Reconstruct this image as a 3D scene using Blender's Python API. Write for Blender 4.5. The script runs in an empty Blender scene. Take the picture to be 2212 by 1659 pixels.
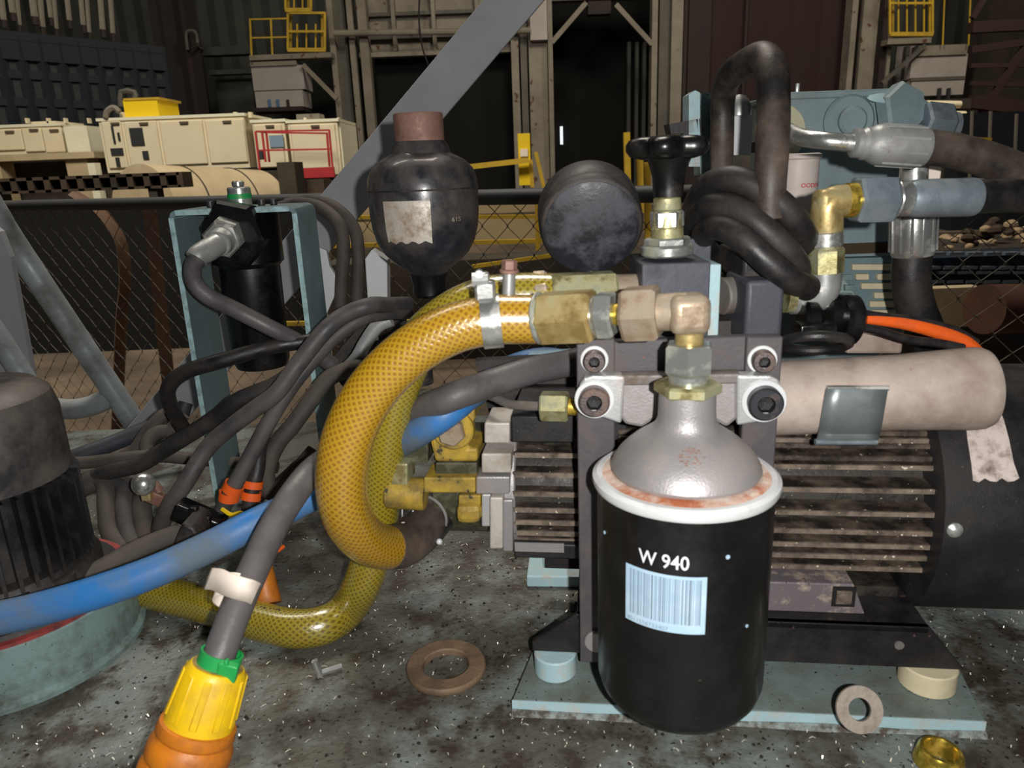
import bpy, math, random
from math import *
from mathutils import Vector, Matrix

random.seed(7)
V = Vector
# ------------------------------------------------------------------ camera
SC = bpy.context.scene
COL = SC.collection
F = 1600.0; CX = 1106.0; CY = 829.5
PITCH = radians(16.5); ROLL = radians(2.2)
fw = V((0, cos(PITCH), -sin(PITCH)))
_R0 = V((1, 0, 0)); _U0 = V((0, sin(PITCH), cos(PITCH)))
RT = _R0 * cos(ROLL) - _U0 * sin(ROLL)
UP = _U0 * cos(ROLL) + _R0 * sin(ROLL)
EYE = V((0, 0, .30))
cd = bpy.data.cameras.new('camera'); cam = bpy.data.objects.new('camera', cd); COL.objects.link(cam)
cam.matrix_world = Matrix(((RT.x, UP.x, -fw.x, EYE.x), (RT.y, UP.y, -fw.y, EYE.y), (RT.z, UP.z, -fw.z, EYE.z), (0, 0, 0, 1)))
cd.sensor_width = 36; cd.lens = 36 * F / 2212; cd.clip_start = .01; cd.clip_end = 200
SC.camera = cam
cd.dof.use_dof = True; cd.dof.focus_distance = .75; cd.dof.aperture_fstop = 18      # phone lens, focused beyond the filter

# ------------------------------------------------------------------ world, lights, exposure
w = bpy.data.worlds.new('world'); SC.world = w; w.use_nodes = True
w.node_tree.nodes['Background'].inputs[0].default_value = (.80, .86, 1.0, 1)
w.node_tree.nodes['Background'].inputs[1].default_value = .05
SC.view_settings.view_transform = 'Standard'; SC.view_settings.look = 'None'
SC.view_settings.gamma = 1; SC.view_settings.use_curve_mapping = False
SC.view_settings.exposure = 0

def light(name, typ, loc, energy, color=(1, 1, 1), size=1, target=None, sy=None):
    l = bpy.data.lights.new(name, typ); l.energy = energy; l.color = color
    if typ == 'AREA':
        l.size = size
        if sy: l.shape = 'RECTANGLE'; l.size_y = sy
    elif typ == 'POINT': l.shadow_soft_size = size
    o = bpy.data.objects.new(name, l); COL.objects.link(o); o.location = loc
    if target is not None:
        o.rotation_euler = (V(target) - V(loc)).to_track_quat('-Z', 'Y').to_euler()
    return o
# the phone's flash, just right of and above the lens
light('phone_flash', 'POINT', EYE + RT * .027 + UP * .005 - fw * .03, 10.0, (1.0, .97, .93), .004)
# hall lamps high under the roof
light('hall_lamp', 'AREA', (-4, 4, 9), 1250, (1.0, .93, .80), 3, (-7, 16, 1.5))
light('hall_lamp', 'AREA', (3, 15, 12), 1100, (1.0, .90, .74), 3, (2, 30, 3))
light('hall_lamp', 'AREA', (13, 15, 12), 900, (1.0, .90, .74), 3, (14, 28, 3))
light('hall_lamp', 'AREA', (0, 5, 9), 480, (1.0, .92, .8), 3, (0, 4, 0))

# ------------------------------------------------------------------ photo pixel -> point at a stated real distance
def ray(x, y): return fw + RT * ((x - CX) / F) - UP * ((y - CY) / F)
def YP(x, y, d):
    v = ray(x, y); return EYE + v * (d / v.y)
def ZP(x, y, z=0.0):
    v = ray(x, y); return EYE + v * ((z - EYE.z) / v.z)
def dep(p): return (V(p) - EYE).dot(fw)
def px(n, p): return n * dep(p) / F          # length of n pixels at point p

# ------------------------------------------------------------------ materials
def lin(h):
    h = h.lstrip('#'); r = [int(h[i:i + 2], 16) / 255 for i in (0, 2, 4)]
    return tuple((c / 12.92 if c <= .04045 else ((c + .055) / 1.055) ** 2.4) for c in r) + (1,)
MATS = {}
class NT:
    def __init__(s, m):
        s.m = m; s.t = m.node_tree; s.n = s.t.nodes; s.b = s.n['Principled BSDF']
    def node(s, typ, **k):
        n = s.n.new(typ)
        for a, v in k.items(): setattr(n, a, v)
        return n
    def link(s, a, b): s.t.links.new(a, b)
    def noise(s, co, scale, detail=4, rough=.6):
        n = s.node('ShaderNodeTexNoise'); n.inputs['Scale'].default_value = scale
        n.inputs['Detail'].default_value = detail; n.inputs['Roughness'].default_value = rough
        s.link(co, n.inputs['Vector']); return n.outputs['Fac']
    def ramp(s, fac, a, b):
        r = s.node('ShaderNodeMapRange'); r.inputs['From Min'].default_value = a; r.inputs['From Max'].default_value = b
        s.link(fac, r.inputs['Value']); return r.outputs['Result']
    def mix(s, fac, a, b):
        m = s.node('ShaderNodeMix', data_type='RGBA')
        for v, i in ((fac, 0), (a, 6), (b, 7)):
            if isinstance(v, (int, float, tuple)): m.inputs[i].default_value = v
            else: s.link(v, m.inputs[i])
        return m.outputs[2]
    def math(s, op, a, b=None, c=None):
        m = s.node('ShaderNodeMath', operation=op)
        for i, v in enumerate((a, b, c)):
            if v is None: continue
            if isinstance(v, (int, float)): m.inputs[i].default_value = v
            else: s.link(v, m.inputs[i])
        return m.outputs[0]
    def bump(s, h, strength, dist=.001):
        b = s.node('ShaderNodeBump'); b.inputs['Strength'].default_value = strength; b.inputs['Distance'].default_value = dist
        s.link(h, b.inputs['Height']); s.link(b.outputs[0], s.b.inputs['Normal'])

def M(name, col, rough=.5, metal=0, dirt=None, damt=.5, dscale=60, soft=.1, bump=0, bscale=400, speck=None, sscale=900, samt=.70,
      dirt2=None, d2amt=.4, d2scale=150, spec=.5, coat=0, drough=.8, emit=0, var=.15):
    m = bpy.data.materials.new(name); m.use_nodes = True; t = NT(m); MATS[name] = m
    tc = t.node('ShaderNodeTexCoord').outputs['Object']
    base = lin(col)
    lowc = tuple(c * (1 - var) for c in base[:3]) + (1,); hic = tuple(min(1, c * (1 + var)) for c in base[:3]) + (1,)
    c = t.mix(t.noise(tc, dscale * .6, 3), lowc, hic)
    t.b.inputs['Roughness'].default_value = rough; t.b.inputs['Metallic'].default_value = metal
    t.b.inputs['Specular IOR Level'].default_value = spec
    if coat: t.b.inputs['Coat Weight'].default_value = coat; t.b.inputs['Coat Roughness'].default_value = .12
    if dirt:
        f = t.ramp(t.noise(tc, dscale, 6, .65), 1 - damt - soft, 1 - damt + soft)
        c = t.mix(f, c, lin(dirt))
        r = t.node('ShaderNodeMapRange'); r.inputs['To Min'].default_value = rough; r.inputs['To Max'].default_value = drough
        t.link(f, r.inputs['Value']); t.link(r.outputs[0], t.b.inputs['Roughness'])
        if metal:
            r2 = t.node('ShaderNodeMapRange'); r2.inputs['To Min'].default_value = metal; r2.inputs['To Max'].default_value = .1
            t.link(f, r2.inputs['Value']); t.link(r2.outputs[0], t.b.inputs['Metallic'])
    if dirt2:
        c = t.mix(t.ramp(t.noise(tc, d2scale, 5, .7), 1 - d2amt - .05, 1 - d2amt + .05), c, lin(dirt2))
    if speck:
        c = t.mix(t.ramp(t.noise(tc, sscale, 2, .5), samt, samt + .04), c, lin(speck))
    t.link(c, t.b.inputs['Base Color'])
    if bump: t.bump(t.noise(tc, bscale, 4), bump)
    if emit:
        t.link(c, t.b.inputs['Emission Color']); t.b.inputs['Emission Strength'].default_value = emit
    return m

def braid(name, c_base, c_line, c_dirt, k=150, n=10):
    m = bpy.data.materials.new(name); m.use_nodes = True; t = NT(m); MATS[name] = m
    uv = t.node('ShaderNodeSeparateXYZ'); t.link(t.node('ShaderNodeTexCoord').outputs['UV'], uv.inputs[0])
    u, v = uv.outputs[0], uv.outputs[1]
    a = t.math('FRACT', t.math('MULTIPLY_ADD', u, float(k), t.math('MULTIPLY', v, float(n))))
    b = t.math('FRACT', t.math('SUBTRACT', t.math('MULTIPLY', u, float(k)), t.math('MULTIPLY', v, float(n))))
    la = t.math('SMOOTH_MAX', t.math('SINE', t.math('MULTIPLY', a, pi)), t.math('SINE', t.math('MULTIPLY', b, pi)), .05)
    cell = t.ramp(la, .55, 1.0)
    tc = t.node('ShaderNodeTexCoord').outputs['Object']
    c = t.mix(t.ramp(t.noise(tc, 9, 2), .35, .65), lin(c_base), lin(c_dirt))
    c = t.mix(cell, c, lin(c_line))
    t.link(c, t.b.inputs['Base Color'])
    t.b.inputs['Roughness'].default_value = .34; t.b.inputs['Coat Weight'].default_value = 1.0
    t.b.inputs['Coat Roughness'].default_value = .2; t.b.inputs['Specular IOR Level'].default_value = .6; t.b.inputs['Coat IOR'].default_value = 1.8
    t.bump(cell, .35, .0004)
    return m

M('deck_paint', '#78807c', .48, 0, '#57564e', .55, 15, .05, .8, 300, '#17130f', 330, .65, '#3b332b', .44, 30, drough=.5)
M('plate_paint', '#78908f', .45, 0, '#4e5048', .42, 40, .12, .3, 500, '#1a1713', 420, .70)
M('plate_top', '#74827f', .45, 0, '#5b5f55', .46, 40, .16, .3, 500, '#1a1713', 420, .68)
M('plate_edge', '#a5c4cb', .45, 0, '#b8b4ab', .40, 90, .1, .3, 500)
M('rubble_weld', '#8d9794', .45, 0, '#4d453c', .50, 160, .1, .9, 260)
M('tank_paint', '#8c9fa4', .42, 0, '#66736f', .38, 14, .2, .15, 300)
M('bracket_paint', '#6f868c', .5, 0, '#556468', .4, 20, .2, .2, 500)
M('bracket_edge', '#9fc0c4', .5, 0, '#7a8f90', .45, 120, .1, .2, 500)
M('gray_beam', '#c3c5c9', .55, 0, '#abadb1', .5, 6, .2)
M('rail_paint', '#b9c4ca', .38, .1, '#84827c', .45, 18, .15, .2, 300)
M('black_gloss', '#0a0a0c', .32, 0, '#1c1a18', .35, 30, .15, .08, 250, '#4a4744', 300, .74, coat=.2)
M('filter_black', '#08080a', .34, 0, '#131110', .40, 25, .2, .05, 200, '#55524e', 160, .76, coat=.15)
M('black_paint', '#1c1c1f', .5, 0, '#2b2624', .42, 60, .12, .25, 500, '#7c7570', 520, .72)
M('black_dusty', '#212124', .5, 0, '#4a4039', .42, 35, .14, .2, 450)
M('vessel_black', '#2b2c32', .28, .1, '#625953', .42, 28, .16, .1, 250, coat=.3)
M('gauge_black', '#202228', .42, 0, '#4b4d55', .45, 60, .12, .2, 500)
M('knob_black', '#0f0f10', .28, 0, '#3a342f', .34, 40, .15, .1, 300)
M('rubber', '#18181a', .38, 0, '#332d2a', .45, 35, .15, .15, 500)
M('rubber_dusty', '#1c1a1a', .40, 0, '#6a5c51', .46, 16, .16, .15, 500)
M('cable_black', '#1f1f21', .45, 0, '#3e3a37', .5, 30, .15, .15, 400)
M('cable_gray', '#3d3c3f', .45, 0, '#57514e', .5, 26, .14, .15, 400)
M('cable_dusty', '#3e3a36', .65, 0, '#574f47', .5, 22, .14, .2, 400)
M('cable_old', '#5d5a5b', .42, 0, '#403d3e', .46, 30, .14, .2, 400)
M('hose_blue', '#2f74b8', .38, 0, '#5b6a78', .52, 13, .10, .1, 300)
M('hose_blue_dark', '#2b3645', .5, 0, '#423f3f', .5, 15, .15)
M('pale_blue', '#7ba0b6', .5, 0, '#8b979c', .4, 30, .15)
M('steel', '#c9cbc8', .26, .85, '#9a968c', .35, 60, .15, .1, 500)
M('steel_dull', '#a9abaa', .38, .6, '#7a7772', .4, 50, .15, .1, 500)
M('zinc', '#b3b8b4', .28, .75, '#8b8a72', .42, 60, .12, .1, 500)
M('zinc_dark', '#8d9ba5', .3, .6, '#6f7276', .42, 50, .14, .1, 500)
M('zinc_yellow', '#b6ae7c', .27, .8, '#8a8e78', .46, 70, .12, .1, 500)
M('brass', '#b89f66', .30, .7, '#8f8a68', .45, 60, .14, .1, 500)
M('brass_old', '#a5907a', .34, .6, '#8d8474', .48, 70, .12, .15, 500)
M('brass_bright', '#cdb24a', .2, .85, '#a3812f', .4, 90, .12)
M('alu_cast', '#9d9a9b', .42, .45, '#857b73', .40, 40, .14, .25, 900)
M('alu_dark', '#74706c', .5, .2, '#5b4a3c', .40, 70, .12)
M('alu_bright', '#b7b9ba', .38, .4, '#a08f7d', .35, 60, .12, .2, 700)
M('alu_white', '#bdb7b0', .5, .15, '#8c8378', .42, 50, .14, .2, 500, '#5c4a3a', 300, .74)
M('rust_ring', '#a8613e', .7, 0, '#cbb9ac', .50, 60, .1, .4, 500)
M('rim_white', '#cfd2d4', .38, .1, '#a9a6a4', .35, 60, .12)
M('cyl_white', '#b8aaa0', .42, .05, '#86756a', .48, 22, .16, .15, 400, '#7e6a5c', 200, .72)
M('clip_steel', '#788082', .32, .5, '#5f6462', .42, 40, .15)
M('bolt_dark', '#5a5251', .4, .4, '#7a5e52', .42, 120, .12, .3, 800)
M('bolt_black', '#33353a', .4, .3, '#5f4a41', .36, 120, .12)
M('bolt_socket', '#131212', .6)
M('post_metal', '#4d4a4e', .5, .1, '#5d5451', .42, 50, .12, .15, 500, '#8a4a30', 260, .75)
M('valve_block', '#4a4b55', .48, .1, '#3b3a40', .42, 50, .14, .15, 500)
M('fin_metal', '#2d2723', .42, .1, '#6e6053', .44, 60, .14, .25, 500, '#b8ab98', 260, .69)
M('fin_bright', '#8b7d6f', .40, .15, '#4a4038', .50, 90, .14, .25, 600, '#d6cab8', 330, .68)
M('fin_dark', '#1a1713', .45, 0, '#3a342c', .46, 70, .12, .25, 500, '#a49a88', 420, .72)
M('foot_metal', '#6d6569', .42, .1, '#c9b79d', .40, 70, .1, .25, 500, '#2b2522', 260, .70)
M('cover_black', '#1c1c1e', .42, 0, '#2b2826', .45, 30, .15, .25, 700, '#6e6a66', 500, .74)
M('sticker', '#c9bcb6', .6, 0, '#77665e', .42, 130, .12)
M('rail_black', '#151316', .5, 0, '#262321', .45, 60, .14, .35, 400, '#5a4138', 200, .72)
M('pump_yellow', '#b3963a', .42, .1, '#6f5f33', .46, 70, .12, .2, 500, '#3c382a', 140, .68)
M('pump_olive', '#3c3c2c', .4, 0, '#5f5c4a', .42, 120, .1, .3, 500)
M('plug_yellow', '#e6bd12', .42, 0, '#ad8a2f', .40, 30, .12, .1, 400)
M('plug_orange', '#c9771b', .40, 0, '#8a4e1d', .46, 34, .12, .1, 400)
M('plug_top', '#a48a45', .7, 0, '#7a6744', .5, 120, .1)
M('orange', '#ee6421', .42, 0, '#d4571f', .4, 60, .12)
M('green', '#1fa150', .42, 0, '#2b8a4e', .4, 60, .12)
M('tape_white', '#f0e3d6', .6, 0, '#d8c5b4', .35, 60, .12)
M('label_blue', '#a9c6dc', .5, 0, '#bcd2e2', .4, 60, .12)
M('print_white', '#dfe6ea', .5); M('print_gray', '#39424e', .5); M('print_mid', '#7f93a6', .5); M('print_dark', '#2a2412', .6)
M('print_red', '#d8505c', .6); M('print_faint', '#83b4dd', .5)
M('label_silver', '#bfb8af', .45, .2, '#8f7c66', .46, 120, .12, .2, 500)
M('rust', '#8f6e62', .55, .2, '#6a4a40', .46, 60, .14, .3, 500)
M('washer_rust', '#6e5c4c', .45, .2, '#8a6f57', .46, 60, .14, .4, 600)
M('washer_gray', '#a0968a', .5, .2, '#7c7168', .42, 120, .12, .3, 600)
M('gasket_red', '#a5403c', .55, 0, '#5b2b2a', .46, 60, .14)
M('motor_black', '#17171a', .36, 0, '#37332f', .42, 26, .16, .15, 400)
M('motor_cap', '#2a2a2d', .30, 0, '#6b625a', .46, 16, .16, .12, 400)
M('white_plate', '#c5c9cb', .5, 0, '#7b7e80', .36, 14, .1)
M('cream_can', '#d9cfc8', .5, 0, '#c2b3a8', .4, 40, .15)
M('cream_yellow', '#dcdab8', .5)
M('cream_bar', '#cfc4a4', .6, 0, '#b3a98d', .4, 60, .15)
M('slot_gray', '#8fa09e', .6)
M('shaving', '#f4ecdc', .25, .3); M('grit', '#0e0c0a', .7, 0, '#2e241c', .5, 300)
# hall
M('hall_floor', '#6e5d4a', .9, 0, '#3a3128', .5, .8, .15, .3, 20)
M('hall_wall', '#4a4c46', .85, 0, '#33342f', .5, .5, .2)
M('hall_dark', '#141413', .9, 0, '#1e1c19', .5, .5, .2)
M('hall_blue', '#0f1a24', .85, 0, '#0b1118', .5, .4, .2)
M('hall_pane', '#2a2d2f', .85, 0, '#1b1d1f', .5, .5, .2)
M('steel_brown', '#2e221c', .85, 0, '#22191a', .5, .8, .2)
M('gate_steel', '#8d8678', .75, 0, '#6d665b', .5, .9, .2, speck='#5a3a2a', sscale=3, samt=.66)
M('gate_steel_dark', '#625f57', .8, 0, '#4b4841', .5, .9, .2)
M('unlit_black', '#060605', .95)  # near-black colour standing in for unlit openings and depth
M('maroon', '#26100f', .85, 0, '#240f0e', .5, .5, .2)
M('truss_red', '#2b1713', .85); M('wall_right_mat', '#4a3f36', .9, 0, '#2c241f', .5, .4, .2)
M('cabinet_gray', '#a8a19c', .7, 0, '#8f8984', .45, .8, .2)
M('stain_blue', '#4a6a8f', .7)
M('hall_yellow', '#c9a428', .65, 0, '#8f762a', .4, 1.5, .2)
M('box_yellow', '#f2cc0e', .5, 0, '#dcb80c', .4, 1.0, .2)
M('gen_cream', '#e6d9ba', .6, 0, '#d6c7a4', .45, .8, .2)
M('gen_side', '#e8e3c8', .6); M('gen_gap', '#5a4f40', .8); M('gen_black', '#2a2a2c', .6)
M('cage_red', '#b0242a', .6, 0, '#8c1f26', .4, 1.0, .2)
M('dark_scrap', '#2c2822', .85, 0, '#403628', .5, 3, .15)
M('scrap_brown', '#4d3d2c', .85, 0, '#2c241c', .5, 3, .15)
M('coil_cream', '#c6b390', .7, 0, '#a8946f', .45, 1.5, .2)
M('fence_pipe', '#3a3d3e', .6, 0, '#4a3a30', .36, 4, .15)
M('fence_wire', '#77776c', .6, .2, '#6b5a44', .5, 8, .15)
M('hoop_brown', '#6b4f3a', .7, 0, '#4f3d30', .45, 3, .15)
M('stone_cream', '#b39a78', .8, 0, '#6f5a44', .45, 4, .15)
M('chain_blue', '#1e2b3a', .7, 0, '#141d28', .5, 3, .2); M('chain_gray', '#67707a', .6)
M('rust_drum', '#5b3626', .8, 0, '#3a261e', .5, 3, .2)
braid('hose_amber', '#8a5e06', '#b08c1e', '#98600a', 270, 20)
braid('hose_olive', '#76660f', '#9c8c28', '#6c5a0e', 270, 20)
m = M('daylight_slit', '#dfeaf2', .5, emit=.9)

# ------------------------------------------------------------------ geometry
def frame(ax):
    z = V(ax).normalized(); a = V((0, 0, 1)) if abs(z.z) < .9 else V((1, 0, 0))
    x = a.cross(z).normalized(); return x, z.cross(x), z
def catmull(pts, sub):
    pts = [V(p) for p in pts]; out = []
    P_ = [pts[0] * 2 - pts[1]] + pts + [pts[-1] * 2 - pts[-2]]
    for i in range(1, len(P_) - 2):
        a, b, c, d = P_[i - 1:i + 3]
        for k in range(sub):
            t = k / sub
            out.append(.5 * ((2 * b) + (c - a) * t + (2 * a - 5 * b + 4 * c - d) * t * t + (3 * b - a - 3 * c + d) * t ** 3))
    out.append(pts[-1]); return out
class G:
    def __init__(s): s.v = []; s.f = []; s.uv = {}; s.mi = []; s.m = 0
    def add(s, vs, fs, uvs=None):
        o = len(s.v); s.v += [V(v) for v in vs]
        for i, f in enumerate(fs):
            if uvs: s.uv[len(s.f)] = uvs[i]
            s.f.append([j + o for j in f]); s.mi.append(s.m)
        return s
    def box(s, c, size, M3=None):
        c = V(c); hx, hy, hz = [k / 2 for k in size]
        vs = [V((x, y, z)) for x in (-hx, hx) for y in (-hy, hy) for z in (-hz, hz)]
        if M3 is not None: vs = [M3 @ v for v in vs]
        return s.add([c + v for v in vs], [(0, 1, 3, 2), (4, 6, 7, 5), (0, 4, 5, 1), (2, 3, 7, 6), (0, 2, 6, 4), (1, 5, 7, 3)])
    def bb(s, a, b):
        a, b = V(a), V(b); return s.box((a + b) / 2, [abs(k) for k in (b - a)])
    def lathe(s, base, ax, prof, n=32, cap=True, phase=0, ups=None):
        x, y, z = frame(ax)
        if ups is not None:
            x = (V(ups) - z * V(ups).dot(z)).normalized(); y = z.cross(x)
        base = V(base); vs = []; fs = []
        for r, h in prof:
            for k in range(n):
                a = 2 * pi * (k + phase) / n; vs.append(base + z * h + (x * cos(a) + y * sin(a)) * r)
        for i in range(len(prof) - 1):
            for k in range(n):
                k2 = (k + 1) % n; fs.append((i * n + k, i * n + k2, (i + 1) * n + k2, (i + 1) * n + k))
        if cap:
            fs.append(tuple(range(n))[::-1]); o = (len(prof) - 1) * n; fs.append(tuple(range(o, o + n)))
        return s.add(vs, fs)
    def cyl(s, a, b, r, r2=None, n=24, phase=0, ch=0, ups=None):
        a, b = V(a), V(b); L = (b - a).length; r2 = r if r2 is None else r2
        prof = [(r, 0), (r2, L)] if not ch else [(r - ch, 0), (r, ch), (r2, L - ch), (r2 - ch, L)]
        return s.lathe(a, b - a, prof, n, True, phase, ups)
    def hexa(s, a, b, r, phase=0, ups=(0, 0, 1)):     # chamfered hexagon nut, r = corner radius
        a, b = V(a), V(b); L = (b - a).length; c = min(r * .12, L * .2)
        return s.lathe(a, b - a, [(r * .90, 0), (r, c), (r, L - c), (r * .90, L)], 6, True, phase, ups)
    def tube(s, pts, r, n=16, sub=6, cap=True, raw=False, sq=1.0):
        path = [V(p) for p in pts] if raw else catmull(pts, sub)
        N = len(path); vs = []; fs = []; uvs = []
        T = [(path[min(i + 1, N - 1)] - path[max(i - 1, 0)]).normalized() for i in range(N)]
        x, y, z = frame(T[0]); L = 0; Ls = []
        for i in range(N):
            if i: L += (path[i] - path[i - 1]).length
            Ls.append(L); x = (x - T[i] * x.dot(T[i])).normalized(); y = T[i].cross(x)
            if isinstance(r, (list, tuple)):
                q = i / (N - 1) * (len(r) - 1); j = min(int(q), len(r) - 2); rr = r[j] + (r[j + 1] - r[j]) * (q - j)
            else: rr = r
            for k in range(n):
                a = 2 * pi * k / n; vs.append(path[i] + (x * cos(a) + y * sin(a) * sq) * rr)
        for i in range(N - 1):
            for k in range(n):
                k2 = (k + 1) % n; fs.append((i * n + k, i * n + k2, (i + 1) * n + k2, (i + 1) * n + k))
                uvs.append([(Ls[i], k / n), (Ls[i], (k + 1) / n), (Ls[i + 1], (k + 1) / n), (Ls[i + 1], k / n)])
        if cap:
            fs.append(tuple(range(n))[::-1]); uvs.append([(0, 0)] * n)
            o = (N - 1) * n; fs.append(tuple(range(o, o + n))); uvs.append([(0, 0)] * n)
        return s.add(vs, fs, uvs)
    def prism(s, pts, d):                    # polygon (world points) extruded by vector d
        n = len(pts); d = V(d); vs = [V(p) for p in pts] + [V(p) + d for p in pts]
        return s.add(vs, [tuple(range(n))[::-1], tuple(range(n, 2 * n))] + [(i, (i + 1) % n, n + (i + 1) % n, n + i) for i in range(n)])
    def bar(s, a, b, wdt, hgt, up=(0, 0, 1)):
        a, b = V(a), V(b); z = (b - a).normalized(); u = V(up)
        x = u.cross(z)
        if x.length < .01: x = V((1, 0, 0)).cross(z)
        x.normalize(); y = z.cross(x)
        q = [x * sx * wdt / 2 + y * sy * hgt / 2 for sx, sy in ((-1, -1), (1, -1), (1, 1), (-1, 1))]
        return s.prism([a + k for k in q], b - a)
    def sphere(s, c, r, n=16, sz=1):
        prof = [(max(r * sin(pi * k / 8), r * .001), -r * cos(pi * k / 8) * sz) for k in range(9)]
        return s.lathe(c, (0, 0, 1), prof, n)
    def torus(s, c, ax, R, r, n=32, m=10, arc=1.0):
        x, y, z = frame(ax); c = V(c)
        pts = [c + (x * cos(2 * pi * arc * k / n) + y * sin(2 * pi * arc * k / n)) * R for k in range(n + 1)]
        return s.tube(pts, r, m, raw=True, cap=arc < 1)

ORG = {}
def obj(name, g, mat, parent=None, smooth=True, bevel=0, seg=2, ang=35, **props):
    me = bpy.data.meshes.new(name)
    if parent is not None: org = ORG[parent.name]
    else:
        xs = [v.x for v in g.v]; ys = [v.y for v in g.v]; zs = [v.z for v in g.v]
        org = V(((min(xs) + max(xs)) / 2, (min(ys) + max(ys)) / 2, min(zs)))
    me.from_pydata([tuple(v - org) for v in g.v], [], g.f)
    if g.uv:
        ul = me.uv_layers.new(name='UVMap')
        for i, p in enumerate(me.polygons):
            if i in g.uv:
                for li, uvc in zip(p.loop_indices, g.uv[i]): ul.data[li].uv = uvc
    for mn in (mat if isinstance(mat, (list, tuple)) else [mat]): me.materials.append(MATS[mn])
    if isinstance(mat, (list, tuple)):
        for p, k in zip(me.polygons, g.mi): p.material_index = k
    me.update(); o = bpy.data.objects.new(name, me); COL.objects.link(o)
    if parent is not None: o.parent = parent
    else: o.location = org
    ORG[o.name] = org
    if smooth:
        for p in me.polygons: p.use_smooth = True
        me.set_sharp_from_angle(angle=radians(ang))
    if bevel:
        b = o.modifiers.new('bevel', 'BEVEL'); b.width = bevel; b.segments = seg; b.limit_method = 'ANGLE'; b.angle_limit = radians(40)
    for k, v in props.items(): o[k] = v
    return o
def T(name, label, cat, loc, group=None):
    o = bpy.data.objects.new(name, None); COL.objects.link(o); o.location = loc; o.empty_display_size = .01
    ORG[o.name] = V(loc); o['label'] = label; o['category'] = cat
    if group: o['group'] = group
    return o
def tag(o, label, cat, group=None, kind=None):
    o['label'] = label; o['category'] = cat
    if group: o['group'] = group
    if kind: o['kind'] = kind
    return o
def struct(name, g, mat, **k):
    o = obj(name, g, mat, **k); o['kind'] = 'structure'; return o
def text_geo(g, body, size, mapf, bold=0.0):      # bold is a share of the size
    cu = bpy.data.curves.new('t', 'FONT'); cu.body = body; cu.size = size; cu.offset = bold * size; cu.align_x = 'LEFT'
    cu.resolution_u = 3
    to = bpy.data.objects.new('t', cu); COL.objects.link(to)
    dg = bpy.context.evaluated_depsgraph_get(); dg.update()
    me = bpy.data.meshes.new_from_object(to.evaluated_get(dg))
    vs = [mapf(v.co.x, v.co.y) for v in me.vertices]; fs = [tuple(p.vertices) for p in me.polygons]
    g.add(vs, fs); wd = max(v.co.x for v in me.vertices)
    bpy.data.objects.remove(to); bpy.data.meshes.remove(me); bpy.data.curves.remove(cu); return wd

# ================================================================== THE HALL (metres; 15 to 36 m away)
FL = -1.40
def rect(x0, y0, x1, y1, d):
    xm, ym = (x0 + x1) / 2, (y0 + y1) / 2
    return YP(x0, ym, d).x, YP(x1, ym, d).x, YP(xm, y1, d).z, YP(xm, y0, d).z
def rb(g, x0, y0, x1, y1, d, th, floor=False):
    a, b, z0, z1 = rect(x0, y0, x1, y1, d)
    if floor: z0 = FL
    return g.bb((a, d, z0), (b, d + th, z1))
def rbar(g, p, q, d, wpx, th=None):
    a, b = YP(p[0], p[1], d), YP(q[0], q[1], d); wd = px(wpx, a)
    return g.bar(a, b, wd, th or wd, up=(0, 1, 0))
def base(x0, x1, y, d): 
    a = YP((x0 + x1) / 2, y, d); return a

g = G().bb((-34, -3, FL - .3), (34, 40, FL)); struct('floor', g, 'hall_floor', smooth=False)
g = G()
xs = [-34 + .4 * i for i in range(171)]
pf = []
for i, x in enumerate(xs): pf.append((x, 36 + (.12 if i % 2 else 0)))
vs = []; fs = []
for x, y in pf: vs += [(x, y, FL), (x, y, 16)]
for i in range(len(pf) - 1): fs.append((2 * i, 2 * i + 2, 2 * i + 3, 2 * i + 1))
g.add(vs, fs); struct('wall_back', g, 'hall_wall', smooth=False)
g = G().bb((-34, -3, 16), (34, 40, 16.3)); struct('ceiling', g, 'hall_dark', smooth=False)
g = G().bb((-34.3, -3, FL), (-34, 40, 16)); struct('wall_left', g, 'hall_dark', smooth=False)
g = G().bb((34, -3, FL), (34.3, 40, 16)); struct('wall_right', g, 'hall_dark', smooth=False)

# blue partition on the left, panes set in a dark frame
A = YP(-60, 60, 16); zt = YP(0, 68, 16).z; B = YP(352, 110, 16)
k = (zt - EYE.z) / (B.z - EYE.z); B = EYE + (B - EYE) * k; A.z = B.z = FL
dr = (B - A); nr = V((dr.y, -dr.x, 0)).normalized()      # towards the camera side
part_ = T('partition_wall', 'dark blue framed partition wall of grey panes on the far left', 'wall', A)
rows = [FL, YP(0, 330, 16).z, YP(0, 217, 16).z, YP(0, 155, 16).z, zt]
N = 10
g = G()
for i in range(N + 1):
    p = A + dr * (i / N); g.bar(p, p + V((0, 0, zt - FL)), .16, .2, up=(0, 1, 0))
for z in rows[1:]:
    g.bar(A + V((0, 0, z - FL)), B + V((0, 0, z - FL)), .22 if z == zt else .12, .16)
g.bar(A + V((0, 0, rows[4] - FL - .2)), B + V((0, 0, rows[4] - FL - .2)), .2, .5)
obj('frame', g, 'hall_blue', part_, smooth=False)
for i in range(N):
    for j in range(4):
        p = A + dr * (i / N) + dr.normalized() * .08; q = A + dr * ((i + 1) / N) - dr.normalized() * .08
        g = G(); up_ = V((0, 0, rows[j] - FL + .06)); h = rows[j + 1] - rows[j] - (.12 if j < 3 else .5)
        g.prism([p + up_, q + up_, q + up_ + V((0, 0, h)), p + up_ + V((0, 0, h))], nr * -.04)
        obj('pane', g, 'hall_pane', part_, smooth=False)
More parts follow.
